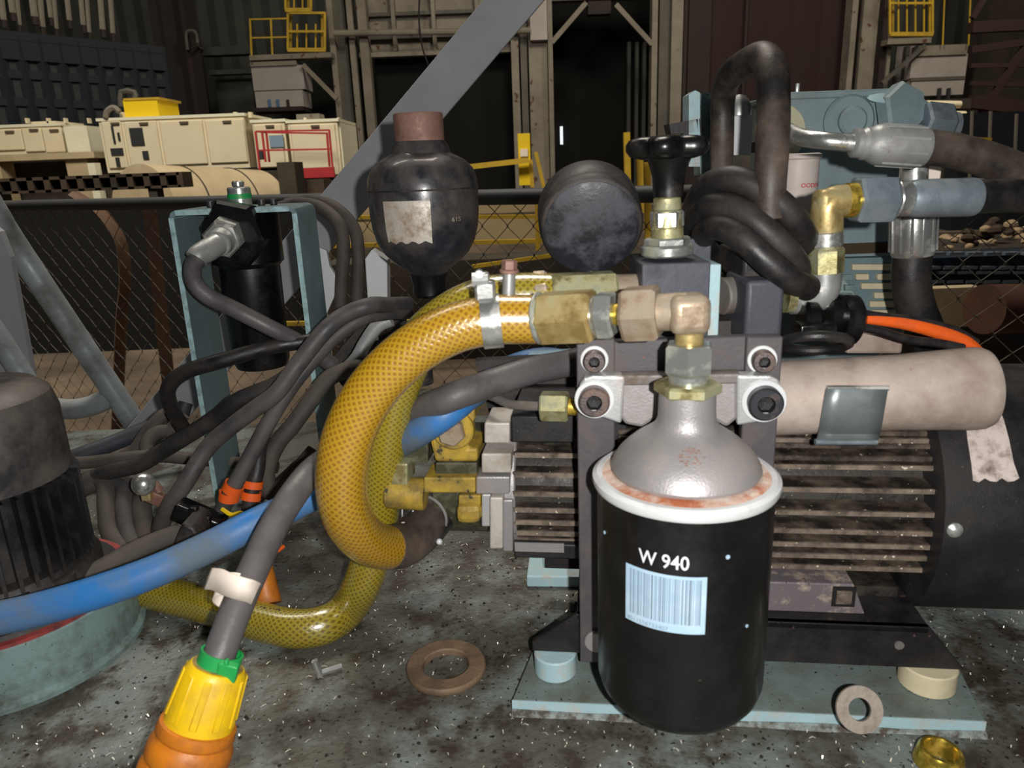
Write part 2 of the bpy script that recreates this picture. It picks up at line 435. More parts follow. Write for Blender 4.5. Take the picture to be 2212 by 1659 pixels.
# rods hanging above it
rods = [(8, -10, 55, 8), (28, -10, 40, 9), (42, -10, 66, 5), (75, -10, 48, 11), (92, -10, 70, 8), (110, -10, 50, 6), (122, -10, 74, 5), (150, -10, 56, 7), (180, -10, 66, 7), (193, -10, 82, 5), (222, -10, 76, 9), (244, -10, 84, 7)]
for i, (x, y0, y1, wd) in enumerate(rods):
    g = G(); d = 16.5 + x * .012
    rbar(g, (x - 6, y0), (x, y1 - 12), d, wd, .08)
    o = obj('hanging_rod', g, 'gate_steel')
    tag(o, 'pale steel rod above the blue partition, %s from the left' % ('first second third fourth fifth sixth seventh eighth ninth tenth eleventh twelfth'.split()[i]), 'rod', 'steel rods hanging above the blue partition')
    g = G(); a = YP(x, y1 - 12, d); b = YP(x + 2, y1 + 6, d); g.cyl(a, b, px(wd * .7, a), n=8); obj('end_hook', g, 'steel_brown', o)
# brown column
t = T('steel_column', 'dark brown steel column left of the pale cabinet tower', 'column', YP(375, 300, 27))
t.location.z = FL; ORG[t.name] = V(t.location)
g = G(); rb(g, 368, -60, 412, 400, 27, .5, True); obj('web', g, 'steel_brown', t, smooth=False)
g = G(); rb(g, 345, -60, 362, 400, 26.7, .9, True); obj('flange', g, 'steel_brown', t, smooth=False)
g = G(); rb(g, 410, -60, 420, 400, 26.7, .9, True); obj('flange', g, 'steel_brown', t, smooth=False)
g = G(); g.tube([YP(405, 108, 26.5), YP(402, 72, 26.5), YP(414, 66, 26.5), YP(424, 74, 26.5), YP(428, 100, 26.5), YP(438, 106, 30.9)], .05, 8)
tag(obj('handrail_loop', g, 'gate_steel_dark'), 'small grey loop of handrail beside the brown column', 'handrail')
g = G(); rb(g, 432, 100, 545, 118, 31, .6); rb(g, 450, 150, 545, 160, 31, .5); rb(g, 470, 170, 548, 250, 32, .4, True)
tag(obj('steel_walkway', g, 'hall_wall', smooth=False), 'dim grey steel walkway left of the tower with yellow cage', 'walkway')

def cage(name, label, x0, x1, y0, y1, d, grp=None, nbar=3, mat='hall_yellow', floor=True):
    t = T(name, label, 'cage', YP((x0 + x1) / 2, y1, d), grp)
    D = .45
    for k, (x, yo) in enumerate(((x0, 0), (x1, 0), (x0 + 6, D), (x1 - 6, D))):
        g = G(); rbar(g, (x, y0), (x, y1), d + yo, 4.5); obj('post', g, mat, t, smooth=False)
    for fy in (0, .5, 1):
        y = y0 + (y1 - y0) * fy
        g = G(); rbar(g, (x0, y), (x1, y), d, 4.5 if fy < 1 else 8); rbar(g, (x0 + 6, y), (x1 - 6, y), d + D, 4)
        g.bar(YP(x0, y, d), YP(x0 + 6, y, d + D), .07, .07); g.bar(YP(x1, y, d), YP(x1 - 6, y, d + D), .07, .07)
        obj('rail', g, mat, t, smooth=False)
    for k in range(nbar):
        x = x0 + (x1 - x0) * (k + 1) / (nbar + 1); g = G(); rbar(g, (x, y0 + (y1 - y0) * .3), (x, y1), d + D * .5, 3); obj('baluster', g, mat, t, smooth=False)
    return t
# left tower
cage('ladder_cage', 'yellow railed ladder landing above the left grey cabinet', 622, 702, 28, 108, 29)
cage('ladder_cage', 'upper yellow ladder cage cut by the top edge, left tower', 617, 672, -60, 22, 29, nbar=2)
t = T('guard_rail', 'thin yellow guard rail on the platform left of the ladder cage', 'railing', YP(580, 125, 29))
for x in (540, 585): g = G(); rbar(g, (x, 40), (x + 4, 128), 29, 3.5); obj('post', g, 'hall_yellow', t, smooth=False)
for y in (42, 82): g = G(); rbar(g, (540, y), (622, y - 2), 29, 3); obj('rail', g, 'hall_yellow', t, smooth=False)
t = T('platform', 'grey steel platform under the yellow cage of the left tower', 'platform', YP(630, 128, 29))
g = G(); rb(g, 538, 116, 716, 127, 28.8, .6); obj('deck_plate', g, 'gate_steel', t, smooth=False)
g = G(); rbar(g, (655, 140), (728, 214), 28.9, 9); obj('brace', g, 'gate_steel', t, smooth=False)
t = T('control_cabinet', 'pale grey wall cabinet with blue stains below the left yellow cage', 'cabinet', YP(600, 240, 29))
g = G(); rb(g, 545, 142, 656, 194, 29, 1.2); obj('body', g, 'cabinet_gray', t, smooth=False)
g = G(); rb(g, 540, 132, 640, 142, 28.9, 1.3); obj('lid', g, 'gate_steel', t, smooth=False)
g = G(); rb(g, 552, 196, 655, 232, 28.95, 1.2); obj('door', g, 'cabinet_gray', t, smooth=False)
g = G(); rb(g, 549, 231, 655, 240, 28.9, 1.3); obj('sill', g, 'steel_brown', t, smooth=False)
for x in (582, 600, 622): g = G(); rb(g, x - 3, 215, x + 3, 231, 28.9, .03); obj('latch', g, 'stain_blue' if x < 620 else 'steel_brown', t, smooth=False)
# big gate
t = T('gate_portal', 'grey steel portal frame round the wide black doorway', 'gate', YP(940, 400, 30)); t.location.z = FL; ORG[t.name] = V(t.location)
for (x0, x1, m_, dd) in ((714, 726, 'gate_steel', 29.6), (728, 752, 'gate_steel_dark', 30), (756, 768, 'gate_steel', 29.6), (778, 797, 'gate_steel', 29.5), (1104, 1120, 'gate_steel', 29.5), (1124, 1138, 'gate_steel_dark', 29.7), (1142, 1182, 'gate_steel', 29.8)):
    g = G(); rb(g, x0, -80, x1, 300, dd, .5, True); obj('post', g, m_, t, smooth=False)
g = G(); rb(g, 775, -60, 1112, 112, 30.3, .3); obj('header_panel', g, 'gate_steel', t, smooth=False)
g = G(); rb(g, 775, 108, 1115, 118, 29.9, .5); obj('lintel', g, 'gate_steel', t, smooth=False)
for x in (848, 935, 1030): g = G(); rb(g, x - 4, -60, x + 4, 110, 29.9, .4); obj('rib', g, 'gate_steel', t, smooth=False)
for y in (-28, 26, 76): g = G(); rb(g, 778, y - 4, 1110, y + 4, 30, .3); obj('rib', g, 'gate_steel_dark', t, smooth=False)
g = G(); g.cyl(YP(720, 72, 29.2), YP(1146, 66, 29.2), .11, n=10); obj('crossbar', g, 'gate_steel', t)
g = G(); rb(g, 1144, -60, 1181, 86, 29.4, .8); obj('gearbox_cover', g, 'cabinet_gray', t, smooth=False)
g = G(); g.tube([YP(908, -40, 29), YP(905, 40, 29), YP(912, 100, 29), YP(925, 140, 29)], .035, 6)
tag(obj('hanging_cable', g, 'hall_dark'), 'thin dark cable hanging down over the gate header', 'cable')
g = G().bb((rect(797, 0, 1104, 1, 30.7)[0], 30.9, FL), (rect(797, 0, 1104, 1, 30.7)[1], 31.1, 7)); 
o = obj('dark_opening_1', g, 'unlit_black', smooth=False); o['kind'] = 'structure'  # black panel, paints the darkness inside the open gate
# second bay and portal
t = T('bay_portal', 'grey braced steel portal around the dark bay right of the gate', 'gate', YP(1300, 400, 30)); t.location.z = FL; ORG[t.name] = V(t.location)
for (x0, x1, m_, dd) in ((1184, 1194, 'gate_steel', 29.5), (1408, 1420, 'gate_steel', 29.5), (1424, 1446, 'gate_steel_dark', 29.8), (1450, 1474, 'gate_steel', 29.6), (1476, 1484, 'steel_brown', 29.7)):
    g = G(); rb(g, x0, -80, x1, 300, dd, .5, True); obj('post', g, m_, t, smooth=False)
for a, b in (((1192, 92), (1266, 6)), ((1330, 10), (1408, 96))): g = G(); rbar(g, a, b, 29.6, 10); obj('brace', g, 'gate_steel', t, smooth=False)
g = G(); rb(g, 1186, -80, 1412, -2, 29.8, .5); obj('lintel', g, 'gate_steel_dark', t, smooth=False)
g = G(); rb(g, 1270, -30, 1320, 30, 29.9, .5); obj('gusset', g, 'steel_brown', t, smooth=False)
g = G(); rb(g, 1194, -40, 1410, 300, 34, .2, True); o = obj('dark_opening_2', g, 'unlit_black', smooth=False); o['kind'] = 'structure'  # black sheet at the back, paints the unlit depth of the bay
for i, x in enumerate((1355, 1372, 1388)):
    g = G(); rb(g, x, 90, x + 7, 300, 32.5, .3, True)
    tag(obj('rack_post', g, 'hall_wall', smooth=False), ['left', 'middle', 'right'][i] + ' one of three dim grey rack posts inside the braced bay', 'post', 'rack posts in the braced bay')
g = G(); rb(g, 1210, 273, 1216, 312, 33.8, .1)
o = obj('window_1', g, 'daylight_slit', smooth=False); o['kind'] = 'structure'
# maroon curtain wall in folds
g = G(); x0, x1, _, _ = rect(1486, 0, 1842, 60, 30)
n = 24; zl, zh = FL, 9; pts = [(x0 + (x1 - x0) * i / n, 30.2 + (.02 if i % 4 == 0 else 0)) for i in range(n + 1)]
vs = [];
for a_, b_ in pts: vs += [(a_, b_, zl), (a_, b_, zh)]
g.add(vs, [(2 * i, 2 * i + 2, 2 * i + 3, 2 * i + 1) for i in range(n)])
t = tag(obj('sliding_door', g, 'maroon', smooth=False), 'tall dark maroon sheet door behind the black hose loop', 'door')
g = G(); rb(g, 1486, -60, 1534, 300, 29.9, .15, True); obj('edge_strip', g, 'steel_brown', t, smooth=False)
g = G(); rb(g, 1606, -60, 1612, 300, 30.0, .15, True); obj('seam', g, 'steel_brown', t, smooth=False)
# right tower
t = T('steel_tower', 'grey steel tower column right of the maroon door', 'column', YP(1870, 400, 29)); t.location.z = FL; ORG[t.name] = V(t.location)
for (x0, x1, m_, dd) in ((1834, 1846, 'gate_steel', 29.2), (1858, 1900, 'gate_steel', 29.5), (1902, 1916, 'steel_brown', 29.1), (1918, 1925, 'gate_steel', 29)):
    g = G(); rb(g, x0, -80, x1, 300, dd, .6, True); obj('post', g, m_, t, smooth=False)
g = G(); rb(g, 1928, 100, 1965, 300, 30.5, .1, True); obj('back_panel', g, 'cabinet_gray', t, smooth=False)
g = G(); rb(g, 1948, 100, 1956, 300, 30.2, .2, True); obj('stud', g, 'gate_steel_dark', t, smooth=False)
cage('ladder_cage', 'yellow railed landing at the top right over the right grey cabinet', 1922, 2014, -60, 74, 28.5, nbar=4)
t = T('platform', 'grey steel platform of the right tower below the yellow landing', 'platform', YP(1965, 95, 28.5))
g = G(); rb(g, 1918, 82, 2012, 94, 28.4, .5); obj('deck_plate', g, 'gate_steel', t, smooth=False)
g = G(); rbar(g, (1998, 98), (1905, 180), 28.4, 8); obj('brace', g, 'gate_steel_dark', t, smooth=False)
t = T('control_cabinet', 'pale grey cabinet with two black latches under the right yellow landing', 'cabinet', YP(2025, 210, 28.5))
g = G(); rb(g, 1968, 118, 2088, 168, 28.6, .4); obj('body', g, 'cabinet_gray', t, smooth=False)
g = G(); rb(g, 1985, 97, 2090, 119, 28.5, .5); obj('lid', g, 'gate_steel', t, smooth=False)
g = G(); rb(g, 1968, 172, 2082, 206, 28.55, .4); obj('door', g, 'cabinet_gray', t, smooth=False)
g = G(); rb(g, 1968, 166, 2085, 173, 28.5, .1); obj('rail', g, 'gate_steel_dark', t, smooth=False)
for x in (2030, 2050): g = G(); rb(g, x - 3, 190, x + 3, 214, 28.4, .1); obj('latch', g, 'gen_black', t, smooth=False)
t = T('guard_rail', 'two thin pale rail posts standing beside the right grey cabinet', 'railing', YP(2060, 95, 28.4))
for x in (2040, 2096): g = G(); rbar(g, (x, 0), (x - 4, 98), 28.3, 2.5); obj('post', g, 'hall_yellow', t, smooth=False)
t = T('pipe_stack', 'two cream pipe ends stacked under the right grey cabinet', 'pipes', YP(2040, 260, 20))
for (y, xa, xb) in ((225, 2000, 2074), (247, 2040, 2084)):
    g = G(); g.cyl(YP(xa, y, 20), YP(xb, y + 1, 20), .09, n=12); obj('pipe', g, 'gen_cream', t)
g = G(); rb(g, 1990, 214, 2098, 236, 20.3, .5); rb(g, 2010, 258, 2090, 300, 20.3, .5, True); obj('rack', g, 'dark_scrap', t, smooth=False)
# right side wall of panels, red trusses before it
A2 = YP(2096, 100, 30); B2 = YP(2300, 100, 24)
t = T('far_side_wall', 'brown corrugated side wall at the far right edge', 'wall', V((A2.x, A2.y, FL)))
n = 16
for i in range(n):
    p = A2.lerp(B2, i / n); q = A2.lerp(B2, (i + .92) / n); g = G()
    p.z = q.z = FL; g.prism([p, q, q + V((0, 0, 11)), p + V((0, 0, 11))], (.0, .15, 0)); obj('sheet', g, 'wall_right_mat', t, smooth=False)
t = T('roof_truss', 'dark red steel truss crossing the far right side wall', 'truss', YP(2150, 100, 23))
for a, b, wd in (((2096, 60), (2260, 52), 22), ((2096, 108), (2260, 84), 14), ((2096, 142), (2260, 140), 9), ((2096, 180), (2260, 184), 9), ((2110, 260), (2240, 60), 12), ((2100, 40), (2130, -10), 10), ((2096, 220), (2260, 240), 26)):
    g = G(); rbar(g, a, b, 23, wd); obj('member', g, 'truss_red', t, smooth=False)

# generators (cream cabinets) on a rack
def gen(label, x0, y0, x1, y1, d, side=0, doors=(), slope=0):
    t = T('generator_cabinet', label, 'generator', YP((x0 + x1) / 2, y1, d), 'cream generator cabinets')
    del t['group']
    a, b, z0, z1 = rect(x0, y0, x1, y1, d); dp_ = .8 if x0 < 0 else 1.6; g = G().bb((a, d, z0), (b, d + dp_, z1)); obj('body', g, 'gen_cream', t, smooth=False)
    g = G().bb((a - .03, d - .03, z1), (b + .03, d + dp_, z1 + .05)); obj('roof', g, 'gen_side', t, smooth=False)
    for (u0, v0, u1, v1) in doors:
        g = G(); rb(g, u0, v0, u1, v1, d - .05, .05); dd = obj('door', g, 'gen_cream', t, smooth=False, bevel=.015, seg=1)
        g = G(); rb(g, (u0 + u1) / 2 - 9, v0 + 2, (u0 + u1) / 2 + 9, v0 + 7, d - .09, .04); obj('handle', g, 'gen_gap', dd, smooth=False)
    return t
t = gen('low cream generator cabinet at the left edge', -60, 275, 138, 345, 14.9, doors=((-10, 280, 48, 325), (50, 276, 92, 328), (94, 277, 136, 330)))
g = G(); rb(g, 142, 272, 192, 332, 14.8, .9); obj('end_section', g, 'gen_side', t, smooth=False)
g = G(); rb(g, 68, 262, 120, 274, 15.0, 1); obj('roof_box', g, 'gen_cream', t, smooth=False)
for x in (54, 100, 137, 188): g = G(); rb(g, x, 255, x + 4, 266, 15.0, .1); obj('lifting_lug', g, 'gen_cream', t, smooth=False)
t = gen('long cream generator cabinet with a yellow box on its roof', 222, 256, 534, 368, 14.2, doors=((226, 262, 268, 364), (274, 262, 344, 362), (350, 260, 442, 356), (448, 258, 530, 352)))
for (u0, v0, u1, v1, n_) in ((281, 276, 309, 314, 'screen'), (239, 320, 265, 335, 'vent'), (308, 326, 320, 344, 'switch'), (250, 340, 258, 360, 'switch'), (242, 272, 246, 310, 'gauge'), (254, 286, 258, 304, 'gauge')):
    g = G(); rb(g, u0, v0, u1, v1, 14.12, .04); obj(n_, g, 'gen_black', t, smooth=False)
for x in (258, 504, 536): g = G(); rb(g, x, 242, x + 7, 254, 14.3, .1); obj('lifting_lug', g, 'gen_cream', t, smooth=False)
t = gen('cream generator cabinet standing behind the red cage', 551, 264, 620, 368, 14.2, doors=((552, 268, 612, 362),))
g = G(); rb(g, 582, 292, 612, 318, 14.12, .04); obj('screen', g, 'print_mid', t, smooth=False)
t = gen('square cream generator cabinet with a pale side, right of the long one', 628, 264, 734, 384, 14.0, doors=((632, 268, 728, 380),))
g = G(); rb(g, 735, 264, 740, 382, 14.1, 1.5); obj('side_panel', g, 'gen_side', t, smooth=False)
g = G(); rb(g, 630, 384, 732, 392, 14.05, 1.4, True); obj('plinth', g, 'dark_scrap', t, smooth=False)
for x in (656, 728): g = G(); rb(g, x, 254, x + 5, 264, 14.1, .1); obj('lifting_lug', g, 'gen_cream', t, smooth=False)
t = T('storage_box', 'bright yellow box on top of the long cream generator', 'box', YP(316, 254, 14.4))
g = G(); rb(g, 268, 216, 342, 255, 14.4, .9); obj('body', g, 'box_yellow', t, smooth=False)
g = G(); rb(g, 266, 211, 344, 216, 14.38, .95); obj('lid', g, 'hall_yellow', t, smooth=False)
g = G(); g.tube([YP(262, 230, 14.8), YP(262, 198, 14.8), YP(291, 199, 14.8), YP(291, 214, 14.8)], .05, 6, sub=2)
tag(obj('wire_rack', g, 'gate_steel_dark'), 'small grey wire frame sticking up behind the yellow box', 'frame')
g = G(); g.tube([YP(228, 254, 14.15), YP(232, 240, 14.15), YP(246, 232, 14.15), YP(258, 242, 14.15)], .05, 6)
tag(obj('exhaust_pipe', g, 'gate_steel'), 'curved grey pipe at the left roof corner of the long generator', 'pipe')
g = G(); rb(g, 640, 246, 690, 258, 14.6, .4)
tag(obj('spare_part', g, 'gate_steel', smooth=False), 'small pinkish part lying on top of the square generator', 'part')
g = G(); rb(g, 190, 352, 206, 376, 13.9, .2, True)
tag(obj('small_crate', g, 'gen_side', smooth=False), 'small pale crate between the two generator rows', 'crate')
# red cage
t = T('red_cage', 'red railed cage basket with a solid kick plate before the generators', 'cage', YP(640, 384, 13.0))
for (p, q, d) in (((552, 284), (562, 372), 13.0), ((566, 284), (574, 350), 13.0), ((575, 284), (582, 350), 13.5), ((711, 281), (720, 380), 13.0), ((706, 286), (712, 360), 13.5)):
    g = G(); rbar(g, p, q, d, 4); obj('post', g, 'cage_red', t, smooth=False)
for (p, q, d) in (((552, 284), (712, 281), 13.0), ((575, 286), (706, 288), 13.5), ((560, 325), (716, 322), 13.0), ((552, 284), (575, 286), 13.05)):
    g = G(); rbar(g, p, q, d, 3.5); obj('rail', g, 'cage_red', t, smooth=False)
g = G(); rb(g, 634, 362, 722, 384, 12.95, .06); obj('kick_plate', g, 'cage_red', t, smooth=False)
g = G(); rb(g, 560, 384, 722, 396, 13.0, .8, True); obj('lift_base', g, 'dark_scrap', t, smooth=False)
g = G(); rb(g, 560, 326, 567, 345, 12.95, .1); obj('latch', g, 'gen_black', t, smooth=False)
# rack under the generators reaches the floor
g = G(); rb(g, -60, 345, 192, 392, 14.9, .7, True); tag(obj('loading_rack', g, 'dark_scrap', smooth=False), 'dark rack the low left generator stands on', 'rack')
g = G(); rb(g, 222, 369, 620, 392, 14.2, 1.6, True); tag(obj('loading_rack', g, 'dark_scrap', smooth=False), 'dark rack the long generator row stands on', 'rack')
g = G(); a, b, z0, z1 = rect(-60, 332, 204, 346, 14.2); g.bb((a, 14.2, z0), (b, 14.75, z1)); g.bb((a, 14.3, FL), (a + .4, 14.7, z0)); g.bb((b - .6, 14.3, FL), (b - .2, 14.7, z0))
tag(obj('timber_shelf', g, 'coil_cream', smooth=False), 'orange lit timber shelf below the low left generator', 'shelf')
# perforated beam
t = T('perforated_beam', 'dark perforated scrap beam lying behind the fence rail on the left', 'beam', YP(150, 412, 9)); 
g = G(); 
a, b, z0, z1 = rect(-80, 380, 390, 414, 9)
nn = 13; wcell = (b - a) / nn
g.bb((a, 9, z1 - .035), (b, 9.3, z1)); g.bb((a, 9, z0), (b, 9.3, z0 + .03)); g.bb((a, 9.28, z0), (b, 9.3, z1))
obj('flanges', g, 'scrap_brown', t, smooth=False)
for i in range(nn + 1):
    g = G(); x = a + wcell * i; g.bb((x - .035, 9, z0), (x + .035, 9.28, z1)); obj('web', g, 'scrap_brown', t, smooth=False)
for x in (a + .3, b - .4):
    g = G().bb((x, 9.02, FL), (x + .1, 9.2, z0)); obj('trestle', g, 'dark_scrap', t, smooth=False)
# large cream coil / roll
t = T('steel_coil', 'big cream steel coil lying behind the fence with a dark binding strap', 'coil', YP(420, 412, 10.5)); 
c0 = YP(310, 455, 10.5); c1 = YP(560, 452, 12.5)
rr = .62
g = G().cyl(c0, c1, rr, rr, 48); obj('roll', g, 'coil_cream', t)
dv = (c1 - c0)
for f in (.28, .72): g = G().torus(c0 + dv * f, dv, rr, .015, 48, 6); obj('strap', g, 'dark_scrap', t)
g = G(); g.bb((c0.x - .2, 10.6, FL), (c1.x + .2, 12.2, c0.z - rr)); obj('cradle', g, 'dark_scrap', t, smooth=False)
g = G(); rb(g, 600, 350, 638, 402, 11.6, .5, True); tag(obj('machine_block', g, 'dark_scrap', smooth=False), 'dark brown machine block right of the cream coil', 'machine')
g = G(); rb(g, 642, 388, 700, 412, 12.2, .5, True); tag(obj('machine_block', g, 'scrap_brown', smooth=False), 'low brown block under the red cage', 'machine')
# brown hoop behind the fence on the left
g = G(); g.tube([YP(160, 420, 5), YP(215, 455, 5), YP(255, 510, 5), YP(268, 560, 5), YP(270, 620, 5), YP(262, 700, 5), YP(250, 990, 5)], .075, 8, sq=.3)
tag(obj('steel_hoop', g, 'hoop_brown'), 'brown curved steel hoop standing behind the chain-link fence on the left', 'hoop')
g = G(); rbar(g, (322, 440), (385, 1020), 4.6, 26, .03); tag(obj('rusty_strip', g, 'hoop_brown', smooth=False), 'rusty upright strip behind the fence beside the blue-grey bracket', 'strip')
# added near-black block, stands in for the darkness behind the left fence
g = G(); rb(g, -200, 440, 640, 700, 7.5, .6, True); tag(obj('dark_backdrop', g, 'unlit_black', smooth=False), 'near-black block added as the darkness behind the left part of the fence', 'backdrop')
# right of the middle: yellow guard stand, yellow rail, cream panels
t = T('machine_guard', 'yellow guard frame with a warning plate at the foot of the gate post', 'guard', YP(1140, 405, 14))
g = G(); rb(g, 1120, 288, 1146, 400, 14, .1); obj('warning_plate', g, 'box_yellow', t, smooth=False)
g = G(); rb(g, 1124, 322, 1140, 338, 13.97, .03); obj('sticker', g, 'tape_white', t, smooth=False)
for a_, b_ in (((1157, 328), (1175, 405)), ((1146, 345), (1150, 405))): g = G(); rbar(g, a_, b_, 14, 8); obj('post', g, 'hall_yellow', t, smooth=False)
g = G(); rbar(g, (1000, 362), (1142, 346), 13.8, 11); obj('rail', g, 'hall_yellow', t, smooth=False)
t = T('panel_cart', 'yellow framed cart carrying cream panels behind the fence in the middle', 'cart', YP(1100, 560, 6.2)); t.location.z = FL; ORG[t.name] = V(t.location)
for (x0, y0, x1, y1) in ((700, 430, 1165, 466), (700, 474, 1165, 524)):
    g = G(); rb(g, x0, y0, x1, y1, 6.3, .05); obj('panel', g, 'coil_cream', t, smooth=False)
for (p, q, wd) in (((690, 470), (1170, 468), 8), ((690, 532), (1180, 520), 9), ((1020, 576), (1190, 552), 8), ((1160, 428), (1162, 540), 10), ((740, 430), (742, 560), 10), ((1020, 614), (1420, 596), 9), ((560, 700), (1180, 690), 9)):
    g = G(); rbar(g, p, q, 6.2, wd); obj('frame_bar', g, 'hall_yellow', t, smooth=False)
g = G(); rb(g, 700, 560, 1400, 640, 6.6, .5, True); obj('chassis', g, 'dark_scrap', t, smooth=False)
for i, (x0, x1, y0, y1) in enumerate(((1010, 1030, 372, 420), (1345, 1362, 286, 430), (1370, 1392, 325, 460), (1384, 1412, 350, 600))):
    g = G(); rbar(g, ((x0 + x1) / 2, y0), ((x0 + x1) / 2 + 3, y1), 12 + i * .3, 13 if i else 6)
    tag(obj('yellow_post', g, 'gate_steel' if i == 0 else 'hall_yellow', smooth=False), ['short pale post right of the black accumulator', 'yellow post directly left of the black knob', 'second yellow post, behind the valve stem', 'yellow post behind the top of the pressure gauge'][i], 'post')
# right edge: rubble, conveyor chain, drum
t = T('steel_table', 'dark table of scrap behind the fence at the right edge', 'table', YP(2150, 560, 5.6)); t.location.z = FL; ORG[t.name] = V(t.location)
g = G(); rb(g, 2015, 536, 2330, 548, 5.4, 1.2); obj('top', g, 'dark_scrap', t, smooth=False)
for x in (2030, 2290): g = G(); rb(g, x, 548, x + 12, 560, 5.5, .1, True); obj('leg', g, 'dark_scrap', t, smooth=False)
zt_ = YP(2150, 534, 5.9).z
for i in range(70):
    x = random.uniform(2040, 2260); d = random.uniform(5.5, 6.4); q = YP(x, 500, d); r = random.uniform(.03, .065)
    lev = int(i % 3); g = G(); n_ = 7
    prof = [(r * .5, 0), (r, r * .35), (r * .9, r * .8), (r * .35, r * 1.15)]
    g.lathe((q.x, d, zt_ + lev * .07 * max(0, 1 - abs(x - 2140) / 130)), (random.uniform(-.3, .3), random.uniform(-.3, .3), 1), prof, n_, phase=random.random())
    tag(obj('scrap_lump', g, random.choice(('stone_cream', 'stone_cream', 'scrap_brown')), smooth=False), 'tan lump in the pile of scrap behind the right fence', 'scrap', 'tan scrap lumps piled at the right edge')
t = T('conveyor_chain', 'dark blue conveyor chain with grey link plates at the right edge', 'chain', YP(2120, 620, 5)); t.location.z = YP(2120, 616, 5).z; ORG[t.name] = V(t.location)
g = G()
rb(g, 2000, 552, 2330, 614, 5.05, .4); obj('belt', g, 'chain_blue', t, smooth=False)
for y, x0 in ((545, 2012), (576, 2000), (586, 2030), (606, 2008)):
    for k_ in range(8):
        x = x0 + k_ * 40; g = G(); rb(g, x, y, x + 32, y + 6, 5.0, .05); obj('link_plate', g, 'chain_gray', t, smooth=False)
g = G(); a, b, z1, _ = rect(2000, 0, 2330, 612, 5.1); g.bb((a, 5.1, FL), (b, 5.4, z1)); obj('support', g, 'dark_scrap', t, smooth=False)
g = G().cyl(YP(2125, 668, 4.4), YP(2330, 664, 4.6), px(54, YP(2125, 668, 4.4)), n=28)
o = tag(obj('rusty_drum', g, 'rust_drum'), 'rusty brown drum lying behind the fence at the right edge', 'drum')
g = G(); rb(g, 2008, 622, 2112, 706, 4.7, .1); tag(obj('cream_sheet', g, 'coil_cream', smooth=False), 'cream sheet seen through the mesh left of the rusty drum', 'sheet')
for i, x in enumerate((2100, 2140, 2196)):
    g = G(); rbar(g, (x, 240 if i < 2 else 246), (x - 8, 455), 15, 4, .05); tag(obj('light_post', g, 'gate_steel'), ['thin grey post farthest left of three at the right edge', 'middle thin grey post at the right edge', 'thin grey post nearest the right edge'][i], 'post')
g = G(); rb(g, 2080, 240, 2320, 330, 16, .5, True); tag(obj('dark_container', g, 'hall_blue', smooth=False), 'dark blue container at the far right', 'container')
g = G(); rbar(g, (2060, 300), (2140, 302), 12, 8); tag(obj('yellow_beam', g, 'hall_yellow'), 'short yellow beam end above the upper right hose', 'beam')

# ------------------------------------------------------------------ chain-link fence, 2 to 4 m away, running towards the right
t = T('chain_link_fence', 'chain-link fence with a round dark top rail behind the machine', 'fence', V((0, 2.35, FL)))
t.rotation_euler.z = -atan(.48); zr = .205
g = G().cyl((-4.4, 2.35, zr), (2.9, 2.35, zr), .024, n=16); obj('top_rail', g, 'fence_pipe', t)
for x in (-4.4, -2.9, .62, 2.9): g = G().cyl((x, 2.38, FL), (x, 2.38, zr - .02), .022, n=12); obj('post', g, 'fence_pipe', t)
hw = .044; nstep = int((zr - FL) / hw); pts = []
for k_ in range(nstep + 1): pts.append(V(((0 if k_ % 2 else hw * 1.06), (.002 if k_ % 2 else -.002), zr - FL - hw * k_)))
g = G().tube(pts, .0019, 4, raw=True); wm = bpy.data.meshes.new('wire'); wm.from_pydata([tuple(v) for v in g.v], [], g.f); wm.materials.append(MATS['fence_wire'])
for i in range(160):
    x = -4.35 + hw * i
    o = bpy.data.objects.new('wire', wm); COL.objects.link(o); o.parent = t; o.location = (x, 0, 0)
    if i % 2: o.scale = (-1, 1, 1); o.location = (x + hw, 0, 0)

# ================================================================== THE MACHINE, within a metre of the lens
rnd = random.Random(3)
g = G().bb((-1.3, -.30, -.03), (1.6, .88, 0)); 
t = tag(obj('machine_deck', g, 'deck_paint', smooth=False), 'oily grey-blue painted steel deck that carries the pumps', 'deck')
g = G().bb((-1.25, -.25, FL), (1.55, .80, -.03)); o = obj('tank_body', g, 'bracket_paint', t, smooth=False)

# ---- diagonal beam and tube rails behind
def quad_beam(p, q, d1, d2, wpx, th):
    a, b = YP(*p, d1), YP(*q, d2); ax = (b - a).normalized(); side = V((0, 1, 0)).cross(ax).normalized(); wd = px(wpx, a)
    return G().prism([a - side * wd / 2, a + side * wd / 2, b + side * wd / 2, b - side * wd / 2], (0, th, 0))
g = quad_beam((300, 960), (1240, -155), 1.0, 1.0, 82, .010)
tag(obj('diagonal_beam', g, 'gray_beam', smooth=False, bevel=.001, seg=1), 'wide flat grey steel bar rising diagonally from lower left to the top edge', 'beam')
t = T('tube_handrail', 'grey painted tube rail sloping down at the left edge', 'handrail', YP(290, 920, 1.15))
def pts_(L): return [YP(*p) for p in L]
g = G().tube(pts_([(-60, 370, 1.1), (-10, 460, 1.1), (50, 555, 1.12), (285, 905, 1.15), (330, 975, 1.16)]), .0175, 20); obj('upright_tube', g, 'rail_paint', t)
g = G().tube(pts_([(100, 878, 1.14), (150, 884, 1.14), (200, 876, 1.14), (262, 846, 1.15)]), .0165, 16); obj('cross_tube', g, 'rail_paint', t)
g = G().tube(pts_([(-80, 640, .95), (-20, 705, .95), (60, 830, .95), (120, 940, .95)]), .014, 16)
tag(obj('lower_tube', g, 'rail_paint'), 'shorter grey tube behind the top of the black motor on the left', 'handrail')
